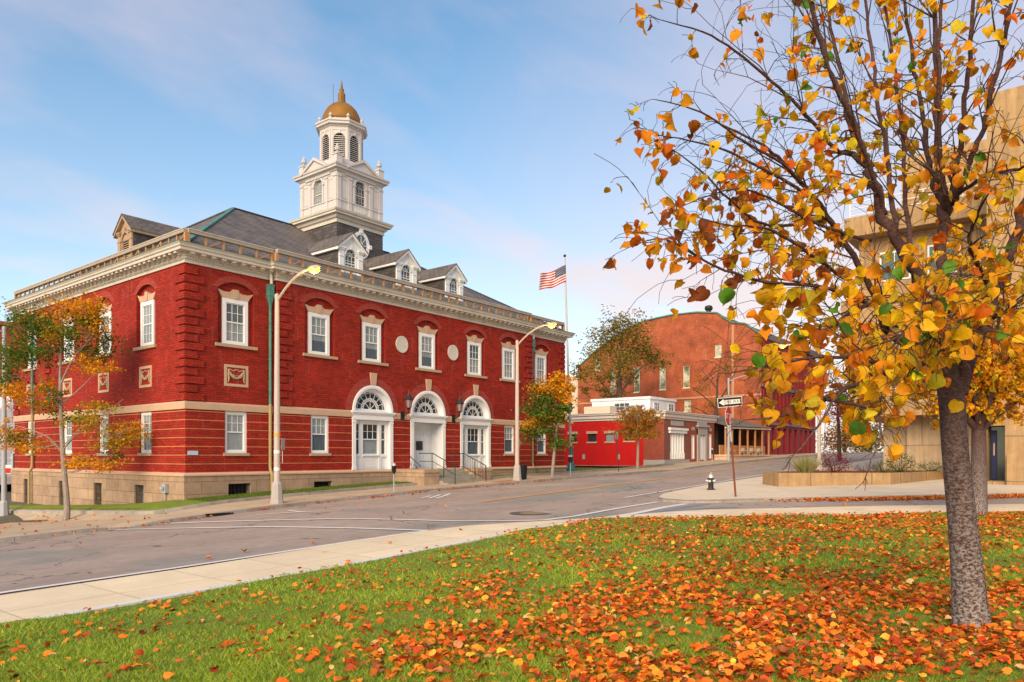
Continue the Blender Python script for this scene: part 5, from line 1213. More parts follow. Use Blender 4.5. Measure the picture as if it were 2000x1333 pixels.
m = MB(); m.tube([(0, 0, -.05), tp*.54], .042, 8); m.build('lower_post', mat('rusty_steel', (.22, .065, .03), .8, .35, 5), post, world=False)
m = MB(); m.tube([tp*.53, tp*1.0], .034, 8); m.build('upper_post', M['poleg'], post, world=False)
rzc = -(PI/2-A)            # facing the photographer's corner
q = at_depth(1425.5, 785.5, Zp-.05)
ow_ = thing('one_way_sign', 'black and white one way arrow sign at the top of the leaning post', 'sign', q, rzc+.28)
ow_.rotation_euler = (0, rad(-5.5)*1, rzc+.28)
wv, hv = 1.10, .38
m = MB(); m.box(-wv/2, wv/2, -.004, .004, -hv/2, hv/2); m.build('plate', M['signwhite'], ow_, world=False)
m = MB(); m.box(-wv/2+.022, wv/2-.022, -.0065, -.0045, -hv/2+.022, hv/2-.022); m.build('black_panel', mat('sign_black', (.03, .012, .012), .5, .1, 3), ow_, world=False)
m = MB(); m.extr([(-.50, -.0095, 0), (-.28, -.0095, .13), (-.28, -.0095, .085), (.47, -.0095, .085), (.47, -.0095, -.085), (-.28, -.0095, -.085), (-.28, -.0095, -.13)][::-1], (0, .0025, 0), 0, True); m.build('arrow', M['signwhite'], ow_, world=False)
text('ONE WAY', .165, 'lettering', M['black'], ow_, (.11, -.0105, 0), (PI/2, 0, 0), .001)
q = at_depth(1425.5, 813.5, Zp-.13)
sg = thing('stop_sign', 'red stop sign turned edgewise below the one way sign', 'sign', q, rzc+rad(54))
oc_ = lambda r: [(r*math.cos(PI/8+i*PI/4), r*math.sin(PI/8+i*PI/4)) for i in range(8)]
m = MB(); m.extr([(u, .05, z) for u, z in oc_(.41)], (0, -.008, 0)); m.build('plate', M['signwhite'], sg, world=False)
m = MB(); m.extr([(u, .0415, z) for u, z in oc_(.385)], (0, -.002, 0)); m.build('red_face', M['signred'], sg, world=False)
text('STOP', .30, 'lettering', M['signwhite'], sg, (0, .037, 0), (PI/2, 0, 0), .001)
# meter box and post box beside the stone base
p = on_x(325, 955, -.14); m = MB(); t = thing('utility_meter', 'grey electric meter box on the stone base near the corner', 'meter', (p.x, p.y, p.z))
m.box(-.14, 0, -.16, .16, -.18, .22); m.build('box', M['poleg'], t, world=False); m = MB(); m.lathe([(.10, 0), (.10, .1), (.02, .12)], (-.2, 0, -.02), 12); m.tube([(-.08, .0, -.18), (-.08, .0, -.52)], .03, 6); m.build('conduit', M['poleg'], t, world=False)
p = G(333, 976, .1); zz = on_x(332, 940, p.x).z; t = thing('post_box', 'dark brown box on a rusty stake in the grass near the corner', 'box', p)
m = MB(); m.box(-.14, .14, -.10, .10, zz-p.z-.30, zz-p.z); m.build('box', mat('brown_box', (.05, .018, .012), .6, .2, 4), t, world=False); m = MB(); m.box(-.025, .025, -.025, .025, -.1, zz-p.z-.3); m.build('stake', mat('rust_stake', (.30, .13, .05), .8, .2, 5), t, world=False)
# ------------------------------------------------------------------ planting
rng = np.random.default_rng(7)
def unit(a): return a/np.maximum(np.linalg.norm(a, axis=1, keepdims=True), 1e-9)
SHAPES = {}
# heart shaped leaf: base at the origin, tip along +y, folded and curled
def heart(fold, curl):
    rim = [(.16, -.09), (.34, -.06), (.48, .10), (.53, .32), (.46, .55), (.32, .76), (.14, .90)]
    v = [(0, 0, 0), (0, .33, 0), (0, .66, 0), (.0, 1.04, 0)]+[(x, y, 0) for x, y in rim]+[(-x*1.06, y*.97, 0) for x, y in rim]
    v = [(x*.95, y, fold*abs(x)-curl*(y-.4)**2+.05*math.sin(9*x+5*y)+.035*math.sin(17*y+6*x)) for x, y, z in v]
    f = []
    for o, fl in ((4, 0), (11, 1)):
        for t in ((0, o, o+1), (0, o+1, o+2), (0, o+2, 1), (1, o+2, o+3), (1, o+3, o+4), (1, o+4, 2), (2, o+4, o+5), (2, o+5, o+6), (2, o+6, 3)): f.append(t if not fl else t[::-1])
    return np.array(v), f
SHAPES['heart'] = heart(.30, .35); SHAPES['curled'] = heart(.75, .8); SHAPES['flat'] = heart(.12, .12)
SHAPES['maple'] = (np.array([(0, 0, 0), (.55, .30, .10), (.28, .55, -.04), (0, 1, .1), (-.28, .55, -.04), (-.55, .30, .10)]), [(0, 1, 2), (0, 2, 3), (0, 3, 4), (0, 4, 5)])
SHAPES['lance'] = (np.array([(0, 0, 0), (.20, .45, .05), (0, 1, -.05), (-.20, .45, .05)]), [(0, 1, 2), (0, 2, 3)])
SHAPES['blade'] = (np.array([(-.5, 0, 0), (.5, 0, 0), (0.1, 1, 0)]), [(0, 1, 2)])
def leaves(name, Cn, size, ax, nr, col, shape, parent, mt, width=None):
    sv, sf = SHAPES[shape]; n = len(Cn); ax = unit(ax); b = unit(np.cross(ax, nr)); nr = np.cross(b, ax)
    size = np.broadcast_to(np.asarray(size, float), (n,)); wd = size if width is None else np.broadcast_to(np.asarray(width, float), (n,))
    V = Cn[:, None, :]+b[:, None, :]*(sv[None, :, 0:1]*wd[:, None, None])+ax[:, None, :]*(sv[None, :, 1:2]*size[:, None, None])+nr[:, None, :]*(sv[None, :, 2:3]*size[:, None, None])
    k = len(sv); Fc = (np.array(sf)[None]+(np.arange(n)*k)[:, None, None]).reshape(-1, 3)
    V = V.reshape(-1, 3)-(np.array(origin(parent)) if parent else 0)
    me = bpy.data.meshes.new(name); me.vertices.add(len(V)); me.vertices.foreach_set('co', V.ravel())
    nf = len(Fc); me.loops.add(nf*3); me.loops.foreach_set('vertex_index', Fc.ravel().astype(np.int32))
    me.polygons.add(nf); me.polygons.foreach_set('loop_start', np.arange(0, nf*3, 3, dtype=np.int32)); me.polygons.foreach_set('loop_total', np.full(nf, 3, dtype=np.int32))
    me.update(); me.validate()
    at = me.color_attributes.new('Col', 'FLOAT_COLOR', 'POINT'); cc = np.ones((n, k, 4)); cc[:, :, :3] = col[:, None, :]
    at.data.foreach_set('color', cc.ravel()); me.materials.append(mt)
    o = bpy.data.objects.new(name, me); COL.objects.link(o)
    if parent: o.parent = parent
    return o
def pal(n, cols, w, jit=.18):
    c = np.array(cols)[rng.choice(len(cols), n, p=np.array(w)/sum(w))]; return np.clip(c*(1+rng.normal(0, jit, (n, 1)))*(1+rng.normal(0, .06, (n, 3))), .004, .9)
YEL, ORA, DOR, RED, GRN, OLV, BRN = (.90, .48, .008), (.80, .27, .008), (.60, .13, .008), (.38, .04, .012), (.10, .24, .02), (.26, .26, .02), (.30, .08, .02)
M['leaf'] = leafmat('autumn_leaf', .46); M['leafd'] = leafmat('fallen_leaf', .12, .75); M['blade'] = leafmat('grass_blade', .25, .7)
def barkmat(name, c, c2, sc=9., low=None):
    m, n, l, b = newmat(name); setp(b, .85, 0, .2); co = coords(n)
    f = noise(n, l, co, sc, 6, .7, (1, 1, .45)); f2 = noise(n, l, co, sc*3.2, 4, .7, (1, 1, 2.4))
    col = mixn(n, l, ramp(n, l, f, .35, .68), c4(c), c4(c2)); col = mixn(n, l, 1., col, ramp(n, l, f2, .35, .65, (.55, .52, .52, 1), (1.3, 1.25, 1.2, 1)), 'MULTIPLY')
    if low:
        sp = n.new('ShaderNodeSeparateXYZ'); l.new(co, sp.inputs[0])
        h = n.new('ShaderNodeMapRange'); h.inputs[1].default_value = .2; h.inputs[2].default_value = 2.6; h.inputs[3].default_value = .85; h.inputs[4].default_value = .0; l.new(sp.outputs[2], h.inputs[0])
        li = ramp(n, l, noise(n, l, co, 26, 5, .75, (1, 1, 1.6)), .45, .57); col = mixn(n, l, nmath(n, l, 'MULTIPLY', li, h.outputs[0]), col, c4(low))
    l.new(col, b.inputs['Base Color']); bump(n, l, b, f2, .7, .02); return m
M['bark'] = barkmat('linden_bark', (.065, .032, .034), (.12, .065, .06), 7., (.37, .34, .32)); M['barkg'] = barkmat('grey_bark', (.26, .22, .20), (.36, .31, .28), 8.); M['barkd'] = barkmat('dark_bark', (.07, .045, .035), (.12, .08, .06), 8.)
def rot_rand(v, a):        # tilt a vector by roughly angle a in a random direction
    r = Vector(rng.normal(0, 1, 3)); p = r-v*(r.dot(v)/v.length_squared); return (v.normalized()*math.cos(a)+p.normalized()*math.sin(a)).normalized()
def poly_at(P, R, t):
    d = [0.]; 
    for a, b in zip(P, P[1:]): d.append(d[-1]+(b-a).length)
    s = d[-1]*t; k = max(0, min(len(P)-2, int(np.searchsorted(d, s, 'right'))-1)); u = (s-d[k])/max(d[k+1]-d[k], 1e-9)
    return P[k].lerp(P[k+1], u), (P[k+1]-P[k]).normalized(), lerp(R[k], R[k+1], u), d[-1]
def smooth(P, R, n=4):
    o, r = [], []
    for i in range(len(P)-1):
        p0, p1, p2, p3 = P[max(i-1, 0)], P[i], P[i+1], P[min(i+2, len(P)-1)]
        for k in range(n):
            t = k/n; o.append(.5*((2*p1)+(p2-p0)*t+(2*p0-5*p1+4*p2-p3)*t*t+(3*p1-p0-3*p2+p3)*t**3)); r.append(lerp(R[i], R[i+1], t))
    return o+[P[-1]], r+[R[-1]]
def twig(mb, p, d, ln, r, droop, rec, tips, n=5, wig=.22):
    P = [p]; R = [r]; m = 6
    for i in range(m):
        d = rot_rand(d, abs(rng.normal(0, wig))); d = (d+Vector((0, 0, -droop*(i/m)))).normalized(); P.append(P[-1]+d*(ln/m)); R.append(max(.0022, r*(1-.85*(i+1)/m)))
        tips.append((P[-1], d, i/m))
        if rec and i >= 1 and rng.random() < .8: twig(mb, P[-1], rot_rand(d, rng.uniform(.5, 1.1)), ln*rng.uniform(.3, .55), max(.003, R[-1]*.7), droop*1.3, rec-1, tips, 4)
    mb.tube(P, R, n, 0, False)
def grow_maple(name, label, base, limbs, clumps, leaf, cols, dens, trunk_mt, Z, spread=.8, cat='tree', shape='maple', group=None):
    """clumps: (px, py, half width px, half height px, palette key) at the tree's own distance"""
    t = thing(name, label, cat, base, 0, group); mb = MB(); lim = []
    for pts, rr in limbs:
        P, R = smooth([Vector(q) for q in pts], rr, 4); lim.append((P, R)); mb.tube(P, R, 9, 0)
    allp = [(p, r) for P, R in lim for p, r in zip(P, R)]
    CC, AA, NN, KK = [], [], [], []
    for (px, py, rx, ry, key) in clumps:
        z = Z+rng.uniform(-spread, spread)*.9; c = at_depth(px, py, z); k = z/F; a, b_, h = rx*k, rx*k*.9, ry*k*1.55
        tgt = [(p, r) for p, r in allp if p.z < c.z+.1] or allp; q, r0 = min(tgt, key=lambda w: (w[0]-c).length+.6*max(0, w[0].z-(c.z-.35*(c-w[0]).length)))
        mid = q.lerp(c, .5)+Vector((0, 0, -.08*(c-q).length)); P, R = smooth([q, mid, c], [max(.012, min(r0*.55, .035)), .014, .006], 4); mb.tube(P, R, 6, 0, False)
        for _ in range(5): e = c+Vector((rng.normal(0, a*.6), rng.normal(0, b_*.6), rng.normal(0, h*.4))); s_ = P[rng.integers(3, len(P))]; mb.tube([s_, s_.lerp(e, .5)+Vector((0, 0, .02)), e], [.008, .006, .003], 4, 0, False)
        n = int(dens*5.*rx*ry); u = rng.normal(0, .62, (n, 3)); u = u/np.maximum(1, np.linalg.norm(u, axis=1, keepdims=True)/1.7)
        # broken into sprays inside the clump
        ns = max(4, n//16); sc_ = u[:ns]; u = .30*u+.78*np.repeat(sc_, -(-n//ns), axis=0)[:n]+rng.normal(0, .12, (n, 3))
        CC.append(np.array(c)+u*np.array([a, b_, h])*1.25); AA.append(np.stack([rng.normal(0, 1, n), rng.normal(0, 1, n), rng.normal(-.35, .35, n)], 1)); NN.append(np.stack([rng.normal(0, .8, n), rng.normal(0, .8, n), rng.normal(.55, .5, n)], 1)); KK.append(pal(n, *cols[key]))
    mb.build('trunk', trunk_mt, t); C_ = np.concatenate(CC); n = len(C_)
    leaves('crown', C_, leaf*rng.uniform(.7, 1.25, n), np.concatenate(AA), np.concatenate(NN), np.concatenate(KK), shape, t, M['leaf']); return t
MC = {'g': ([(.07, .16, .02), (.13, .22, .025), (.50, .28, .015), (.22, .26, .02)], [6, 4, .7, 1.2]), 'o': ([(.85, .33, .01), (.75, .36, .012), YEL, OLV, (.15, .22, .02)], [5, 4, 2, 1, .7]), 'm': ([(.08, .17, .02), (.75, .30, .012), OLV], [6, 3, 2]), 'y': ([(.62, .40, .015), (.34, .33, .02), ORA, OLV], [5, 3, 1, 2]), 'b': ([(.60, .20, .02), (.30, .22, .03), (.45, .15, .02), OLV], [4, 3, 2, 2]), 'd': ([(.22, .20, .03), (.32, .22, .03), (.14, .15, .025), (.40, .24, .03)], [4, 3, 4, 2]), 'r': ([(.35, .03, .06), (.22, .015, .04), (.4, .08, .06)], [4, 3, 2])}
def at(Z): return lambda px, py, dz=0.: at_depth(px, py, Z+dz)
# left maple
B = G(129, 1017, .13); Z = depth(B); a = at(Z); k = Z/F
grow_maple('maple_tree', 'young maple with orange and green crown on the left corner pavement', B,
  [([B, a(131, 985), a(124, 900), a(119, 800), a(118, 730), a(120, 660), a(123, 610)], [.17, .125, .105, .085, .062, .035, .012]),
   ([a(119, 880), a(95, 855, -.3), a(60, 840, -.5), a(25, 830, -.6)], [.05, .035, .022, .01]), ([a(119, 800), a(95, 765, .3), a(80, 740, .4), a(60, 700, .5)], [.05, .038, .028, .012]),
   ([a(122, 880), a(150, 850, -.3), a(200, 815, -.5), a(240, 780, -.6)], [.04, .028, .016, .006]), ([a(119, 790), a(150, 765, .3), a(185, 730, .4)], [.04, .025, .01]), ([a(119, 750), a(135, 715, -.2), a(150, 690, -.3)], [.05, .03, .012]), ([a(120, 875), a(135, 860, -.3), a(170, 830, -.6), a(215, 850, -.8)], [.03, .02, .014, .006])],
  [(60, 618, 34, 15, 'm'), (55, 640, 36, 12, 'g'), (82, 635, 25, 12, 'g'), (140, 608, 36, 14, 'o'), (172, 603, 26, 14, 'o'), (150, 632, 40, 14, 'm'), (185, 625, 18, 10, 'g'), (138, 657, 34, 12, 'g'), (60, 688, 44, 13, 'g'), (92, 678, 30, 10, 'g'), (28, 700, 30, 14, 'g'), (18, 735, 25, 12, 'g'), (180, 688, 40, 10, 'g'), (205, 665, 24, 9, 'm'), (170, 712, 34, 9, 'o'), (198, 720, 22, 7, 'o'), (60, 775, 36, 9, 'o'), (20, 768, 26, 11, 'o'), (85, 747, 15, 7, 'o'), (96, 790, 20, 7, 'm'), (102, 770, 15, 7, 'g'), (140, 815, 26, 8, 'g'), (170, 823, 30, 11, 'y'), (205, 800, 22, 8, 'y'), (238, 848, 36, 12, 'y'), (252, 838, 22, 8, 'o'), (222, 870, 30, 7, 'y'), (182, 906, 40, 7, 'o'), (165, 897, 28, 6, 'o'), (35, 855, 30, 11, 'm'), (55, 872, 36, 8, 'o'), (18, 838, 16, 11, 'o'), (225, 888, 16, 5, 'g'), (110, 655, 22, 9, 'o'), (190, 640, 16, 8, 'o')],
  .10, MC, .31, M['barkg'], Z, .8)
# maple by the courthouse end
B = G(1078, 934, .13); Z = depth(B); a = at(Z)
grow_maple('maple_tree', 'small maple with orange and green leaves beside the flagpole', B,
  [([B, a(1082, 890), a(1086, 850), a(1088, 810), a(1090, 770)], [.11, .09, .075, .05, .015]), ([a(1086, 850), a(1065, 825, .4), a(1045, 805, .6)], [.04, .025, .01]), ([a(1087, 830), a(1100, 800, -.3), a(1108, 770, -.5)], [.04, .025, .01])],
  [(1075, 753, 24, 9, 'o'), (1100, 744, 18, 8, 'o'), (1060, 770, 25, 9, 'm'), (1045, 800, 25, 8, 'g'), (1075, 790, 25, 9, 'g'), (1105, 778, 14, 12, 'o'), (1050, 827, 34, 7, 'o'), (1035, 846, 22, 8, 'g'), (1085, 815, 25, 8, 'm'), (1090, 862, 20, 9, 'g'), (1066, 840, 22, 6, 'g'), (1110, 758, 12, 8, 'o'), (1100, 800, 14, 8, 'g'), (1062, 810, 25, 8, 'g')],
  .13, MC, .55, M['barkg'], Z, 1.0)
# little maple by the shop
B = G(1245, 917, .13); Z = depth(B); a = at(Z)
grow_maple('maple_tree', 'little brownish orange maple with a round crown before the red wall', B,
  [([B, a(1246, 880), a(1246, 845), a(1244, 810)], [.12, .10, .08, .02]), ([a(1246, 850), a(1260, 825, .3), a(1272, 812, .4)], [.04, .025, .01]), ([a(1246, 850), a(1230, 830, -.3), a(1222, 818, -.4)], [.04, .025, .01])],
  [(1245, 802, 26, 7, 'b'), (1228, 820, 24, 7, 'b'), (1264, 812, 18, 7, 'b'), (1245, 835, 36, 8, 'b'), (1270, 845, 18, 6, 'b'), (1223, 845, 16, 6, 'b'), (1286, 820, 10, 5, 'b'), (1245, 820, 30, 8, 'b'), (1250, 852, 22, 5, 'b')],
  .14, MC, .62, M['barkg'], Z, 1.1)
# olive tree before the hall
Z = 83.; a = at(Z); B = a(1212, 870); B.z = .8
grow_maple('broadleaf_tree', 'large dark olive green tree rising behind the shop roof', B,
  [([B, a(1211, 800), a(1210, 740), a(1212, 690), a(1218, 640)], [.40, .34, .25, .15, .04]), ([a(1210, 790), a(1185, 760, 1), a(1160, 730, 1)], [.18, .10, .03]), ([a(1211, 770), a(1240, 730, -1), a(1270, 705, -1)], [.18, .10, .03]), ([a(1210, 730), a(1190, 690, 1), a(1180, 650, 1)], [.14, .08, .03]), ([a(1211, 720), a(1235, 680, 1), a(1245, 645, 1)], [.14, .08, .03])],
  [(1215, 632, 34, 13, 'd'), (1186, 655, 30, 16, 'd'), (1242, 645, 26, 15, 'd'), (1165, 690, 26, 14, 'd'), (1210, 672, 36, 16, 'd'), (1205, 705, 40, 16, 'd'), (1150, 728, 24, 10, 'd'), (1182, 738, 26, 12, 'd'), (1242, 700, 30, 14, 'd'), (1278, 704, 24, 8, 'd'), (1298, 710, 14, 6, 'd'), (1262, 678, 20, 10, 'd'), (1200, 768, 20, 7, 'd'), (1132, 720, 14, 7, 'd'), (1226, 738, 20, 9, 'd'), (1142, 760, 12, 5, 'd'), (1285, 690, 14, 6, 'd'), (1175, 770, 14, 5, 'd')],
  .36, MC, .30, M['barkd'], Z, 2.6, shape='lance')
Z = 76.; a = at(Z); B = a(1398, 880); B.z = 1.3
grow_maple('bare_tree', 'half bare brown tree in front of the tall brick hall wall', B,
  [([B, a(1398, 830), a(1400, 790), a(1402, 740), a(1410, 690)], [.28, .22, .15, .08, .02]), ([a(1399, 800), a(1375, 775, 1), a(1352, 760, 1)], [.1, .06, .02]), ([a(1400, 790), a(1425, 750, -1), a(1445, 705, -1)], [.1, .06, .02]), ([a(1399, 820), a(1365, 800, 1), a(1345, 795, 1)], [.08, .05, .02]), ([a(1401, 760), a(1380, 735, 1), a(1365, 715, 1)], [.08, .04, .015])],
  [(1360, 758, 22, 6, 'b'), (1388, 788, 22, 8, 'b'), (1420, 722, 22, 8, 'b'), (1366, 735, 12, 8, 'b'), (1440, 702, 18, 7, 'b'), (1350, 793, 14, 5, 'b'), (1385, 815, 14, 6, 'b')],
  .26, MC, .22, M['barkd'], Z, 2., shape='lance')
Z = 62.; a = at(Z); B = a(1640, 880); B.z = 1.2
grow_maple('red_tree', 'small crimson tree beyond the planter at the corner of the tan building', B,
  [([B, a(1638, 840), a(1636, 800), a(1635, 760)], [.18, .13, .09, .03])], [(1630, 748, 16, 10, 'r'), (1645, 765, 18, 10, 'r'), (1625, 780, 18, 10, 'r'), (1650, 795, 18, 9, 'r'), (1635, 810, 20, 9, 'r')], .2, MC, .5, M['barkd'], Z, 1.5, shape='lance')

Z = 120.; a = at(Z); B = a(1650, 884); B.z = 2.
grow_maple('distant_tree', 'rusty distant tree closing the street between red hall and tan block', B, [([B, a(1650, 860), a(1650, 835)], [.3, .2, .05])], [(1650, 838, 26, 12, 'b'), (1672, 858, 26, 14, 'b'), (1628, 862, 24, 12, 'b'), (1650, 868, 34, 10, 'b')], .5, MC, .4, M['barkd'], Z, 2.5, shape='lance')
a = at(115.); B = a(1700, 886); B.z = 2.
grow_maple('distant_tree', 'olive distant tree low behind the planter beside the tan block', B, [([B, a(1700, 866), a(1702, 842)], [.3, .2, .05])], [(1700, 846, 26, 12, 'd'), (1715, 864, 26, 12, 'd'), (1690, 868, 26, 10, 'd')], .5, MC, .4, M['barkd'], 115., 2.5, shape='lance')
# ---- lindens
LIN = {'hi': ([BRN, DOR, ORA, (.62, .28, .010), (.50, .38, .02), YEL], [2, 3, 4, 4, 1, 1.5]), 'lo': ([YEL, ORA, (.88, .38, .010), (.60, .48, .02), GRN, DOR], [9, 3.5, 5, 1.4, .9, .6])}
pxof = lambda C_: (CX+F*((C_[:, 0]-CSX)*rs+(C_[:, 1]-CSY)*rt)/((C_[:, 0]-CSX)*fs+(C_[:, 1]-CSY)*ft), HY-F*(C_[:, 2]-CZ)/((C_[:, 0]-CSX)*fs+(C_[:, 1]-CSY)*ft))
def linden(name, label, base, limbs, leafsize, nleaf, keep, twl, dens_tw, droop, palf, tw_rec=1, gsize=None, lsc=1.):
    t = thing(name, label, 'tree', base, 0); mb = MB(); tw = MB(); tips = []
    for li_, (pts, rr, tf) in enumerate(limbs):
        rr = [r*(lsc if li_ else 1.) for r in rr]
        P, R = smooth([Vector(q) for q in pts], rr, 6)
        P = [p+Vector(rng.normal(0, r*.35, 3)) if 0 < i < len(P)-1 and r < .07 else p for i, (p, r) in enumerate(zip(P, R))]
        mb.tube(P, R, 12 if rr[0] > .06 else 8, 0)
        ln = sum((b-a_).length for a_, b in zip(P, P[1:])); nt_ = int(ln*dens_tw*tf)
        for i in range(nt_):
            u = .12+.88*(i+rng.random())/max(nt_, 1); p, d, r, _ = poly_at(P, R, min(u, .999))
            dd = rot_rand(d, rng.uniform(.6, 1.25)); dd = (dd+Vector((0, 0, rng.uniform(-.25, .25)))).normalized()
            ex, ey = pxof(np.array([(p+dd*.4+Vector((0, 0, -.12)))[:]]))
            if (ey[0] > 850 and twl < .9) or ex[0] < 1190: continue
            twig(tw, p, dd, twl*rng.uniform(.5, 1.25)*(1-.35*u), max(.004, min(r*.4, .010)), droop, tw_rec, tips, wig=.26)
        if li_ and tf > .5 and .016 < rr[0] < .075:      # finer boughs leaving the limb
            for i in range(int(ln*1.9)):
                p, d, r_, _ = poly_at(P, R, rng.uniform(.1, .85)); dd = rot_rand(d, rng.uniform(.35, .8)); dd = (dd+Vector((-.35*rs, -.35*rt, .15))).normalized()
                L2 = twl*rng.uniform(1.3, 2.3); e_ = np.array([(p+dd*L2)[:]]); ex, ey = pxof(e_)
                if ex[0] > 1250 and ey[0] < 800 and p.z > base.z+2.6: twig(tw, p, dd, L2, min(.010, r_*.5), .10, 1, tips, 5, .14)
        twig(tw, P[-1], (P[-1]-P[-2]).normalized(), twl*(.8 if R[-1] > .008 else .3), R[-1], droop, tw_rec, tips)
    trunk = mb.build('trunk', M['bark'], t, smooth=True); tw.build('twig', M['barkd'], trunk, fix=False)
    T3 = np.array([p[:] for p, d, k in tips]); K = np.array([k for p, d, k in tips])
    Zt = (T3[:, 0]-CSX)*fs+(T3[:, 1]-CSY)*ft; w = keep(T3)*(.35+K); w /= w.sum(); pick = rng.choice(len(T3), nleaf, p=w)
    C_ = T3[pick]+rng.normal(0, .02, (nleaf, 3)); C_[:, 2] -= rng.uniform(.0, .05, nleaf)
    ax = np.stack([rng.normal(0, .55, nleaf), rng.normal(0, .55, nleaf), rng.uniform(-1.3, -.15, nleaf)], 1); nr = rng.normal(0, 1, (nleaf, 3))+np.array([-fs, -ft, .2])*.5
    col = palf(C_); h = rng.random(nleaf) < .45; wd_ = rng.uniform(.68, 1.12, nleaf)
    sz = leafsize*rng.uniform(.55, 1.25, nleaf)
    if gsize is not None: sz = sz*gsize(C_)*np.clip(((C_[:, 0]-CSX)*fs+(C_[:, 1]-CSY)*ft)/7.0, .5, 1.1)
    cr = leaves('crown', C_[~h], sz[~h], ax[~h], nr[~h], col[~h], 'heart', t, M['leaf'], (sz*wd_)[~h]); leaves('curled_leaves', C_[h], sz[h], ax[h], nr[h], col[h], 'curled', cr, M['leaf'], (sz*wd_)[h])
    return t, T3
B = at_depth(1897, 1240, 7.6); B.z = terr(B.x, B.y)+.07; Z = 7.6; a = at(Z)
k = Z/F
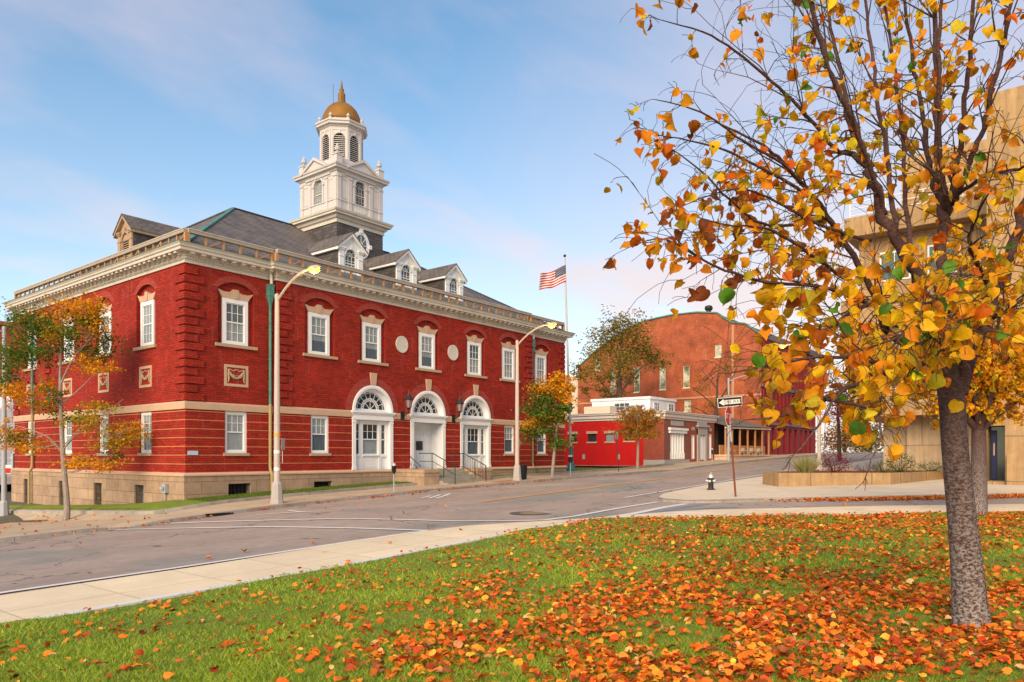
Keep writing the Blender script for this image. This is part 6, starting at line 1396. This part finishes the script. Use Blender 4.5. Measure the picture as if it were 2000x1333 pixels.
limbs = [
 ([a(1899, 1265), a(1898, 1240), a(1894, 1180), a(1882, 1040), a(1867, 900), a(1860, 800), a(1855, 740)], [.31, .208, .165, .138, .124, .122, .13], .0),
 ([a(1872, 770), a(1896, 690, -.1), a(1925, 620, -.2), a(1952, 545, -.3), a(1980, 470, -.4), a(2010, 380, -.5), a(2050, 250, -.6)], [.11, .085, .078, .07, .058, .05, .03], .9),
 ([a(1852, 745), a(1848, 660), a(1842, 580, .1), a(1840, 480, .2), a(1840, 400, .2)], [.11, .082, .072, .066, .062], .3),
 ([a(1840, 400, .2), a(1832, 300, .3), a(1828, 180, .4), a(1826, 40, .5), a(1824, -90, .6)], [.05, .044, .036, .03, .02], 1),
 ([a(1850, 420, .2), a(1868, 330, .0), a(1884, 210, -.1), a(1894, 100, -.2), a(1900, -40, -.3)], [.045, .038, .032, .028, .02], 1),
 ([a(1850, 420, .2), a(1845, 360, -.1), a(1834, 260, -.3), a(1834, 140, -.5), a(1838, 0, -.6), a(1840, -80, -.7)], [.045, .034, .026, .024, .02, .014], .8),
 ([a(1862, 400, .1), a(1890, 330, -.2), a(1920, 250, -.4), a(1945, 150, -.6), a(1968, 40, -.7), a(1990, -80, -.8)], [.04, .036, .03, .026, .022, .015], 1),
 ([a(1842, 420, .3), a(1815, 330, .6), a(1800, 220, .8), a(1780, 100, 1.), a(1760, -40, 1.2)], [.04, .036, .03, .026, .018], 1),
 ([a(1846, 740), a(1820, 640, -.1), a(1790, 555, -.2), a(1752, 470, -.3), a(1715, 385, -.4), a(1690, 320, -.4)], [.095, .075, .07, .066, .06, .052], .7),
 ([a(1690, 320, -.4), a(1655, 225, -.5), a(1618, 130, -.6), a(1590, 30, -.7), a(1570, -70, -.8)], [.045, .036, .028, .022, .014], 1.2),
 ([a(1695, 330, -.4), a(1668, 240, -.2), a(1640, 140, .1), a(1620, 40, .3), a(1610, -60, .4)], [.036, .03, .024, .02, .012], 1),
 ([a(1730, 420, -.35), a(1700, 330, -.6), a(1650, 210, -.9), a(1605, 100, -1.1), a(1580, 0, -1.2)], [.03, .024, .02, .016, .01], 1),
 ([a(1752, 470, -.3), a(1735, 330, .1), a(1715, 200, .3), a(1700, 80, .5), a(1680, -60, .6)], [.036, .03, .026, .022, .014], 1),
 ([a(1780, 530, -.2), a(1770, 400, .4), a(1760, 250, .6), a(1740, 90, .8), a(1720, -60, .9)], [.036, .03, .026, .02, .014], .9),
 ([a(1735, 650, .1), a(1690, 545, -.1), a(1640, 460, -.3), a(1590, 390, -.5), a(1540, 330, -.7), a(1490, 285, -.9), a(1400, 240, -1.1)], [.045, .038, .034, .028, .022, .016, .007], 1.3),
 ([a(1838, 735), a(1795, 690, .1), a(1735, 650, .1)], [.075, .058, .046], .2),
 ([a(1640, 460, -.3), a(1570, 375, -.9), a(1480, 325, -1.2), a(1390, 285, -1.4), a(1270, 262, -1.6)], [.026, .02, .015, .010, .004], 1.5),
 ([a(1640, 300, -.6), a(1560, 210, -.9), a(1480, 135, -1.1), a(1390, 70, -1.3), a(1285, 38, -1.4)], [.024, .018, .014, .010, .004], 1.4),
 ([a(1600, 400, -.5), a(1540, 330, -1.1), a(1450, 275, -1.3), a(1370, 220, -1.5), a(1280, 195, -1.6)], [.02, .016, .012, .009, .004], 1.4),
 ([a(1620, 430, -.4), a(1500, 440, -1.1), a(1430, 395, -1.4), a(1370, 335, -1.6), a(1310, 290, -1.7)], [.02, .016, .012, .009, .004], 1.4),
 ([a(1830, 580, .1), a(1760, 588, -.3), a(1690, 598, -.6), a(1620, 640, -.9), a(1560, 685, -1.1), a(1480, 730, -1.3)], [.045, .036, .028, .02, .014, .007], 1.8),
 ([a(1700, 595, -.5), a(1610, 562, -1.), a(1500, 552, -1.3), a(1400, 522, -1.5), a(1310, 472, -1.7), a(1265, 470, -1.8), a(1215, 490, -1.8)], [.026, .021, .017, .013, .009, .006, .003], 1.3),
 ([a(1650, 545, -.5), a(1580, 495, -1.), a(1500, 448, -1.3), a(1420, 440, -1.5), a(1340, 418, -1.7)], [.022, .018, .013, .009, .004], 1.4),
 ([a(1700, 470, -.4), a(1600, 440, -.9), a(1500, 385, -1.2), a(1430, 370, -1.4), a(1340, 400, -1.6)], [.022, .017, .013, .009, .004], 1.4),
 ([a(1828, 720), a(1770, 715, -.6), a(1690, 745, -1.2), a(1610, 780, -1.5), a(1540, 810, -1.7), a(1460, 820, -1.8)], [.045, .034, .026, .018, .012, .006], 2.2),
 ([a(1750, 720, -.6), a(1670, 700, -1.4), a(1580, 700, -1.8), a(1500, 715, -2.), a(1420, 730, -2.1)], [.026, .02, .014, .010, .005], 2.),
 ([a(1846, 700), a(1830, 650, -1.), a(1790, 640, -2.), a(1740, 680, -2.6)], [.034, .026, .018, .008], 2.4),
 ([a(1880, 700), a(1850, 640, -1.), a(1830, 600, -1.8), a(1800, 590, -2.6)], [.03, .024, .016, .008], 2.2),
 ([a(1900, 640, -.1), a(1960, 610, -.8), a(2010, 580, -1.4), a(2060, 590, -1.8)], [.034, .026, .016, .008], 1.4),
 ([a(1940, 570, -.3), a(1900, 500, -1.2), a(1900, 440, -1.8), a(1930, 380, -2.2)], [.034, .024, .016, .008], 1.4),
 ([a(1870, 380, .1), a(1930, 345, -.8), a(1990, 330, -1.4), a(2040, 300, -1.8)], [.03, .022, .016, .008], 1.2),
 ([a(1690, 745, -1.2), a(1640, 770, -1.8), a(1600, 830, -2.1), a(1560, 880, -2.2)], [.018, .014, .010, .005], 3.),
 ([a(1610, 780, -1.5), a(1700, 800, -2.2), a(1720, 850, -2.4), a(1700, 900, -2.5)], [.016, .012, .009, .005], 3.),
]
def keep(T3):
    x, y = pxof(T3); w = np.where((y > 560) & (x > 1420) & (x < 1910), 1.55, 1.)*np.where((y > 250) & (y < 560) & (x < 1640), 1.35, 1.)
    w = w*np.where((y > 850), .35, 1.)*np.where((x > 1470) & (x < 1610) & (y > 630) & (y < 860), .6, 1.)*np.where((x < 1560) & (y < 420), .75, 1.)*np.where(y > 915, .0, 1.)*np.where((x > 1790) & (y > 745), .04, 1.)*np.where((x > 1700) & (x < 1940) & (y > 620), .5, 1.)*np.where(y < 250, .85, 1.)
    w = w*np.where((x < 1470) & (y > 690), .0, 1.)*np.where((x > 1250) & (x < 1460) & (y > 610), .25, 1.)
    return w*np.where((x < 1190) | (x > 2150) | (y < -120), .02, 1.)
def palf(C_):
    x, y = pxof(C_); n = len(C_); lo = np.clip((x-1330)/340, 0, 1)*.65+np.clip((y-200)/500, 0, 1)*.35; pick = rng.random(n) < lo
    return np.where(pick[:, None], pal(n, *LIN['lo']), pal(n, *LIN['hi']))
gs = lambda C_: .92+.30*np.clip((pxof(C_)[1]-380)/250, 0, 1)
linden('linden_tree', 'big foreground linden with leaning grey trunk and sparse yellow and orange leaves', B, limbs, .110, 1850, keep, .58, 4.0, .22, palf, 1, gs, .8)
# second linden on the lawn edge
B = G(1909, 1006, .07); Z = depth(B); a = at(Z)
limbs2 = [([B, a(1911, 960), a(1912, 900), a(1912, 840)], [.27, .225, .20, .19], 0.)]
for (x, y, dz) in ((1850, 700, .5), (1800, 610, 1.), (1760, 690, -.6), (1700, 640, .2), (1880, 600, -1), (1900, 520, .6), (1950, 560, -.8), (1990, 480, .2), (1990, 660, -1.4), (2050, 600, .4), (2060, 730, -.6), (1960, 700, 1.4), (1870, 480, 1.2), (1740, 560, .8), (1830, 540, -.4)):
    q = a(1912+.35*(x-1912), 845+.45*(y-845), dz*.4); limbs2.append(([a(1912, 845), q+Vector((0, 0, -.1)), a(x, y, dz)], [.11, .055, .012], 1.))
keep2 = lambda T3: np.where(T3[:, 2] > 3.0, 1., .5)
palf2 = lambda C_: pal(len(C_), [YEL, (.66, .28, .012), ORA, (.55, .42, .02), OLV], [8, 5, 3, 2, .6])
linden('linden_tree', 'second yellow linden with a short trunk behind the foreground trunk', B, limbs2, .13, 11000, keep2, 1.0, 4.0, .28, palf2, 1)

# ---- planter shrubs
def bed(px, inset=1.0):      # a place in the planter, a little behind its front wall
    a_, b_ = (pw[0], pw[1]) if px < 1740 else (pw[1], pw[2]); u = (px-(1521 if px < 1740 else 1740))/(219. if px < 1740 else 102.); p = Vector(a_).lerp(Vector(b_), u)
    d = Vector((p.x-CSX, p.y-CSY, 0)).normalized(); return Vector((p.x+d.x*inset, p.y+d.y*inset, zp-.07))
def shrub(name, label, px, py, w, h, n, leaf, cols, wt, shape='lance', grp='shrubs in the concrete planter'):
    P = bed(px)
    t = thing(name, label, 'shrub', P, 0, grp); mb = MB(); C_ = []
    for i in range(14):
        e = Vector((rng.normal(0, w*.28), rng.normal(0, w*.28), h*rng.uniform(.45, 1.0))); mb.tube([(0, 0, -.02), e*.5+Vector((0, 0, .08*h)), e], [.014, .009, .004], 4, 0, False)
    mb.build('stem', M['barkd'], t, world=False, fix=False)
    u = rng.normal(0, 1, (n, 3)); u /= np.linalg.norm(u, axis=1, keepdims=True); u *= rng.uniform(.25, 1, (n, 1))**.5*(1+.25*np.sin(5*u[:, :1]+3*u[:, 1:2])); C_ = np.array(P)+np.stack([u[:, 0]*w/2, u[:, 1]*w/2, h*.5+u[:, 2]*h*.5], 1)
    leaves('foliage', C_, leaf*rng.uniform(.6, 1.3, n), u+rng.normal(0, .5, (n, 3)), rng.normal(0, 1, (n, 3)), pal(n, cols, wt), shape, t, M['leaf'])
def ograss(px, py, r, h, n, label):
    P = bed(px, .7); t = thing('fountain_grass', label, 'ornamental grass', P)
    an = rng.uniform(0, 2*PI, n); sp = rng.uniform(.1, 1, n); ax = np.stack([np.cos(an)*sp, np.sin(an)*sp, np.full(n, 1.05)], 1); C_ = np.array(P)+np.stack([np.cos(an)*r*.25*sp, np.sin(an)*r*.25*sp, np.zeros(n)], 1)
    leaves('blades', C_, h*rng.uniform(.6, 1.1, n), ax, rng.normal(0, 1, (n, 3)), pal(n, [(.36, .33, .12), (.20, .26, .06), (.55, .46, .25)], [3, 3, 2]), 'blade', t, M['blade'], .03)
ograss(1573, 930, .9, .95, 900, 'rounded clump of fountain grass at the left end of the planter')
shrub('red_shrub', 'dark crimson shrub in the planter behind the fountain grass', 1630, 921, 1.5, 1.0, 900, .09, [(.22, .012, .035), (.34, .03, .06), (.12, .01, .02)], [4, 3, 2])
shrub('purple_flowers', 'low patch of purple flowers in the middle of the planter', 1685, 921, 1.3, .45, 500, .06, [(.22, .10, .32), (.10, .12, .05), (.32, .17, .40)], [4, 3, 2])
shrub('green_shrub', 'bright green spreading shrub in the planter near its bend', 1722, 915, 1.3, .6, 600, .08, [(.14, .19, .03), (.22, .24, .04)], [3, 2])
shrub('green_shrub', 'taller dark green shrub in the planter against the concrete wall', 1755, 911, 1.5, 1.05, 900, .09, [(.05, .11, .025), (.09, .15, .03)], [3, 2])
shrub('green_shrub', 'small green shrub in the planter nearest the big trunk', 1815, 908, 1.5, .55, 600, .08, [(.06, .15, .02), (.10, .2, .03)], [3, 2])
# ---- grass blades and fallen leaves on the near lawn
gx0 = np.array([[p.x, p.y] for p in resample(PA, 400)])
dn = np.gradient(gx0, axis=0); dn = np.stack([dn[:, 1], -dn[:, 0]], 1); dn /= np.linalg.norm(dn, axis=1, keepdims=True)
def inlawn(x, y, m=.1):
    ok = np.zeros(len(x), bool)
    for s in range(0, len(x), 20000):
        d = np.stack([x[s:s+20000, None]-gx0[None, :, 0], y[s:s+20000, None]-gx0[None, :, 1]], 2); k = np.argmin((d**2).sum(2), 1); r = np.arange(len(k)); ok[s:s+20000] = (d[r, k]*dn[k]).sum(1) > m
    return ok
TS = np.vectorize(terr)
def lawnz(x, y):
    return TS(x, y)+.07+.025*np.sin(x*1.3+.5*y)*np.sin(y*.9-x*.3)
def camxy(cx, cz): return CSX+cz*fs+cx*rs, CSY+cz*ft+cx*rt
def sample(n, zmin, zmax, p):
    u = rng.random(n); cz = (zmin**(1-p)+u*(zmax**(1-p)-zmin**(1-p)))**(1/(1-p)); cx = rng.uniform(-1.0, 1.15, n)*cz; x, y = camxy(cx, cz); return x, y, cx, cz
x, y, cx, cz = sample(440000, 4.3, 24, 1.35); ok = inlawn(x, y, .12); x, y, cx, cz = x[ok], y[ok], cx[ok], cz[ok]; n = len(x); z = lawnz(x, y)
ptch = np.sin(x*1.7+2*np.sin(y*.9))*np.sin(y*1.3+1.7*np.sin(x*.7))
hgt = rng.uniform(.03, .085, n)*(1+.35*ptch); an = rng.uniform(0, 2*PI, n); ax = np.stack([np.cos(an)*.75, np.sin(an)*.75, rng.uniform(.5, 1.2, n)], 1)
col = pal(n, [(.20, .31, .02), (.28, .40, .03), (.38, .42, .06), (.46, .40, .12)], [4, 4, 2, .8], .2)*(1+.18*ptch[:, None])
g_ = leaves('grass', np.stack([x, y, z-.01], 1), hgt, ax, rng.normal(0, 1, (n, 3)), col, 'blade', None, M['blade'], .0011*cz+.002); tag(g_, 'short green grass of the near lawn', 'grass', kind='stuff')
# fallen leaves
x, y, cx, cz = sample(87000, 4.7, 22, .0); ok = inlawn(x, y, .05); x, y, cx, cz = x[ok], y[ok], cx[ok], cz[ok]
cl = np.sin(x*2.1+1.3*np.sin(y*1.7))+np.sin(y*2.6+1.1*np.sin(x*1.9)); tx_, tz_ = 4.75, 7.6
near = np.clip((12.-cz)/5., 0, 1)*np.clip((cx+2.2)/4.5, 0, 1)
dens = 9+20*np.clip((cx+2)/6, 0, 1)+190*near*np.clip(.80+.36*cl, .2, 1.5)+30*np.exp(-((cx-tx_)**2+(cz-tz_)**2)/3.)+9*np.clip((cz-15)/4, 0, 1)*np.clip((cx-4)/6, 0, 1)*3
dens *= 1.9*np.clip(.75+.3*cl, .25, 1.5)
# candidates are uniform per metre of depth and per unit of cx/cz: correct by depth
cand = .727*60000/((22-4.7)*1.48)/cz
ok = rng.random(len(x)) < dens/cand; x, y, cx, cz = x[ok], y[ok], cx[ok], cz[ok]; n = len(x); z = lawnz(x, y)+rng.uniform(.012, .07, n)
an = rng.uniform(0, 2*PI, n); ax = np.stack([np.cos(an), np.sin(an), rng.normal(0, .28, n)], 1); nr = np.stack([rng.normal(0, .5, n), rng.normal(0, .5, n), np.ones(n)], 1)
col = pal(n, [(.78, .20, .015), (.68, .13, .012), (.82, .32, .03), (.46, .06, .012), (.80, .48, .06), (.78, .36, .14), (.30, .10, .03)], [6, 6, 2.6, 3., .7, 1., 1.8], .24)
h = rng.random(n) < .55; sz = rng.uniform(.034, .088, n)*np.where(rng.random(n) < .12, 1.3, 1.); Cn = np.stack([x, y, z], 1)
f_ = leaves('fallen_leaves', Cn[h], sz[h], ax[h], nr[h], col[h], 'heart', None, M['leafd']); tag(f_, 'orange fallen leaves scattered thickly over the lawn around the trunk', 'fallen leaves', kind='stuff')
f2_ = leaves('flat_leaves', Cn[~h], sz[~h], ax[~h], nr[~h], col[~h], 'flat', f_, M['leafd'])
# leaves drifted into the gutter of the side street, a few on the pavements
IBr = resample(IB, 300); cen_ = np.array([[p.x, p.y] for p in IBr]); n = 3600
k = rng.integers(60, 299, n); w = np.clip((k-60)/60, .05, 1); ok = rng.random(n) < w; k = k[ok]; n = len(k); off = np.abs(rng.normal(0, .42, n))+.02
dirn = np.gradient(cen_, axis=0); dirn = np.stack([dirn[:, 1], -dirn[:, 0]], 1); dirn /= np.linalg.norm(dirn, axis=1, keepdims=True)
P = cen_[k]+dirn[k]*(.10+off)[:, None]+rng.normal(0, .1, (n, 2)); x, y = P[:, 0], P[:, 1]
xs2, ys2, _, _ = sample(500, 12, 40, .3); x = np.concatenate([x, xs2[:70]]); y = np.concatenate([y, ys2[:70]])
xx = rng.uniform(-7, 20, 140); yy = -5.1-np.abs(rng.normal(0, .25, 140)); x = np.concatenate([x, xx]); y = np.concatenate([y, yy])
xx = rng.uniform(-20, -2.2, 240); yy = rng.uniform(-5, 12, 240); x = np.concatenate([x, xx]); y = np.concatenate([y, yy]); n = len(x)
z = TS(x, y)+np.where((y > -4.95) & (x < 60), .145, .03)
ptb = np.array([[p.x, p.y] for p in resample(PB, 200)])
an = rng.uniform(0, 2*PI, n); col = pal(n, [(.62, .18, .02), (.50, .10, .018), (.66, .28, .04), (.36, .06, .015)], [5, 4, 3, 2])
d_ = leaves('leaf_drift', np.stack([x, y, z+rng.uniform(0, .05, n)], 1), rng.uniform(.06, .12, n), np.stack([np.cos(an), np.sin(an), rng.normal(0, .3, n)], 1), np.stack([rng.normal(0, .4, n), rng.normal(0, .4, n), np.ones(n)], 1), col, 'curled', None, M['leafd'])
tag(d_, 'orange leaves drifted along the gutter of the side street', 'fallen leaves', kind='stuff')
# short grass on the courthouse plots
def plotgrass(n, fx):
    x, y, z = fx(n); an = rng.uniform(0, 2*PI, n)
    o = leaves('grass', np.stack([x, y, z], 1), rng.uniform(.05, .11, n), np.stack([np.cos(an)*.6, np.sin(an)*.6, np.ones(n)], 1), rng.normal(0, 1, (n, 3)), pal(n, [(.09, .16, .02), (.13, .21, .025), (.22, .21, .05)], [4, 3, 1]), 'blade', None, M['blade'], .03); return o
def f1(n):
    x = rng.uniform(-1.95, 11.7, n); y = -rng.uniform(.12, 1.95, n); t = np.clip(-y/2, 0, 1); zi = np.array([wbx(v) for v in x]); zo = TS(x, y*0-2.)+.26
    ok = ~((x < -.6) & (y < -1.2)) & (x > -.0); return x[ok], y[ok], (zi*(1-t)+zo*t)[ok]
def fixn(f, n): return f(n)
def pg(f, n, lab):
    x, y, z = f(n); m = len(x); an = rng.uniform(0, 2*PI, m)
    o = leaves('grass', np.stack([x, y, z-.01], 1), rng.uniform(.05, .11, m), np.stack([np.cos(an)*.6, np.sin(an)*.6, np.ones(m)], 1), rng.normal(0, 1, (m, 3)), pal(m, [(.09, .16, .02), (.13, .21, .025), (.22, .21, .05)], [4, 3, 1]), 'blade', None, M['blade'], .03); tag(o, lab, 'grass', kind='stuff')
pg(f1, 26000, 'grass strip under the left half of the courthouse front')
def f2(n):
    y = rng.uniform(-1.9, 19, n); x = -rng.uniform(.12, 1.95, n); t = np.clip(-x/2, 0, 1); zi = np.array([wby(v) for v in y]); zo = TS(x*0-2., y)+.26; ok = y > 0; return x[ok], y[ok], (zi*(1-t)+zo*t)[ok]
pg(f2, 20000, 'grass strip along the side wall of the courthouse')
def f3(n):
    x = rng.uniform(17.4, 42, n); y = -rng.uniform(.1, 1.95, n); t = np.clip(-y/2, 0, 1); return x, y, np.array([wbx(v) for v in x])*(1-t)+(TS(x, y*0-2.)+.26)*t
pg(f3, 20000, 'grass strip from the steps to the red wall')
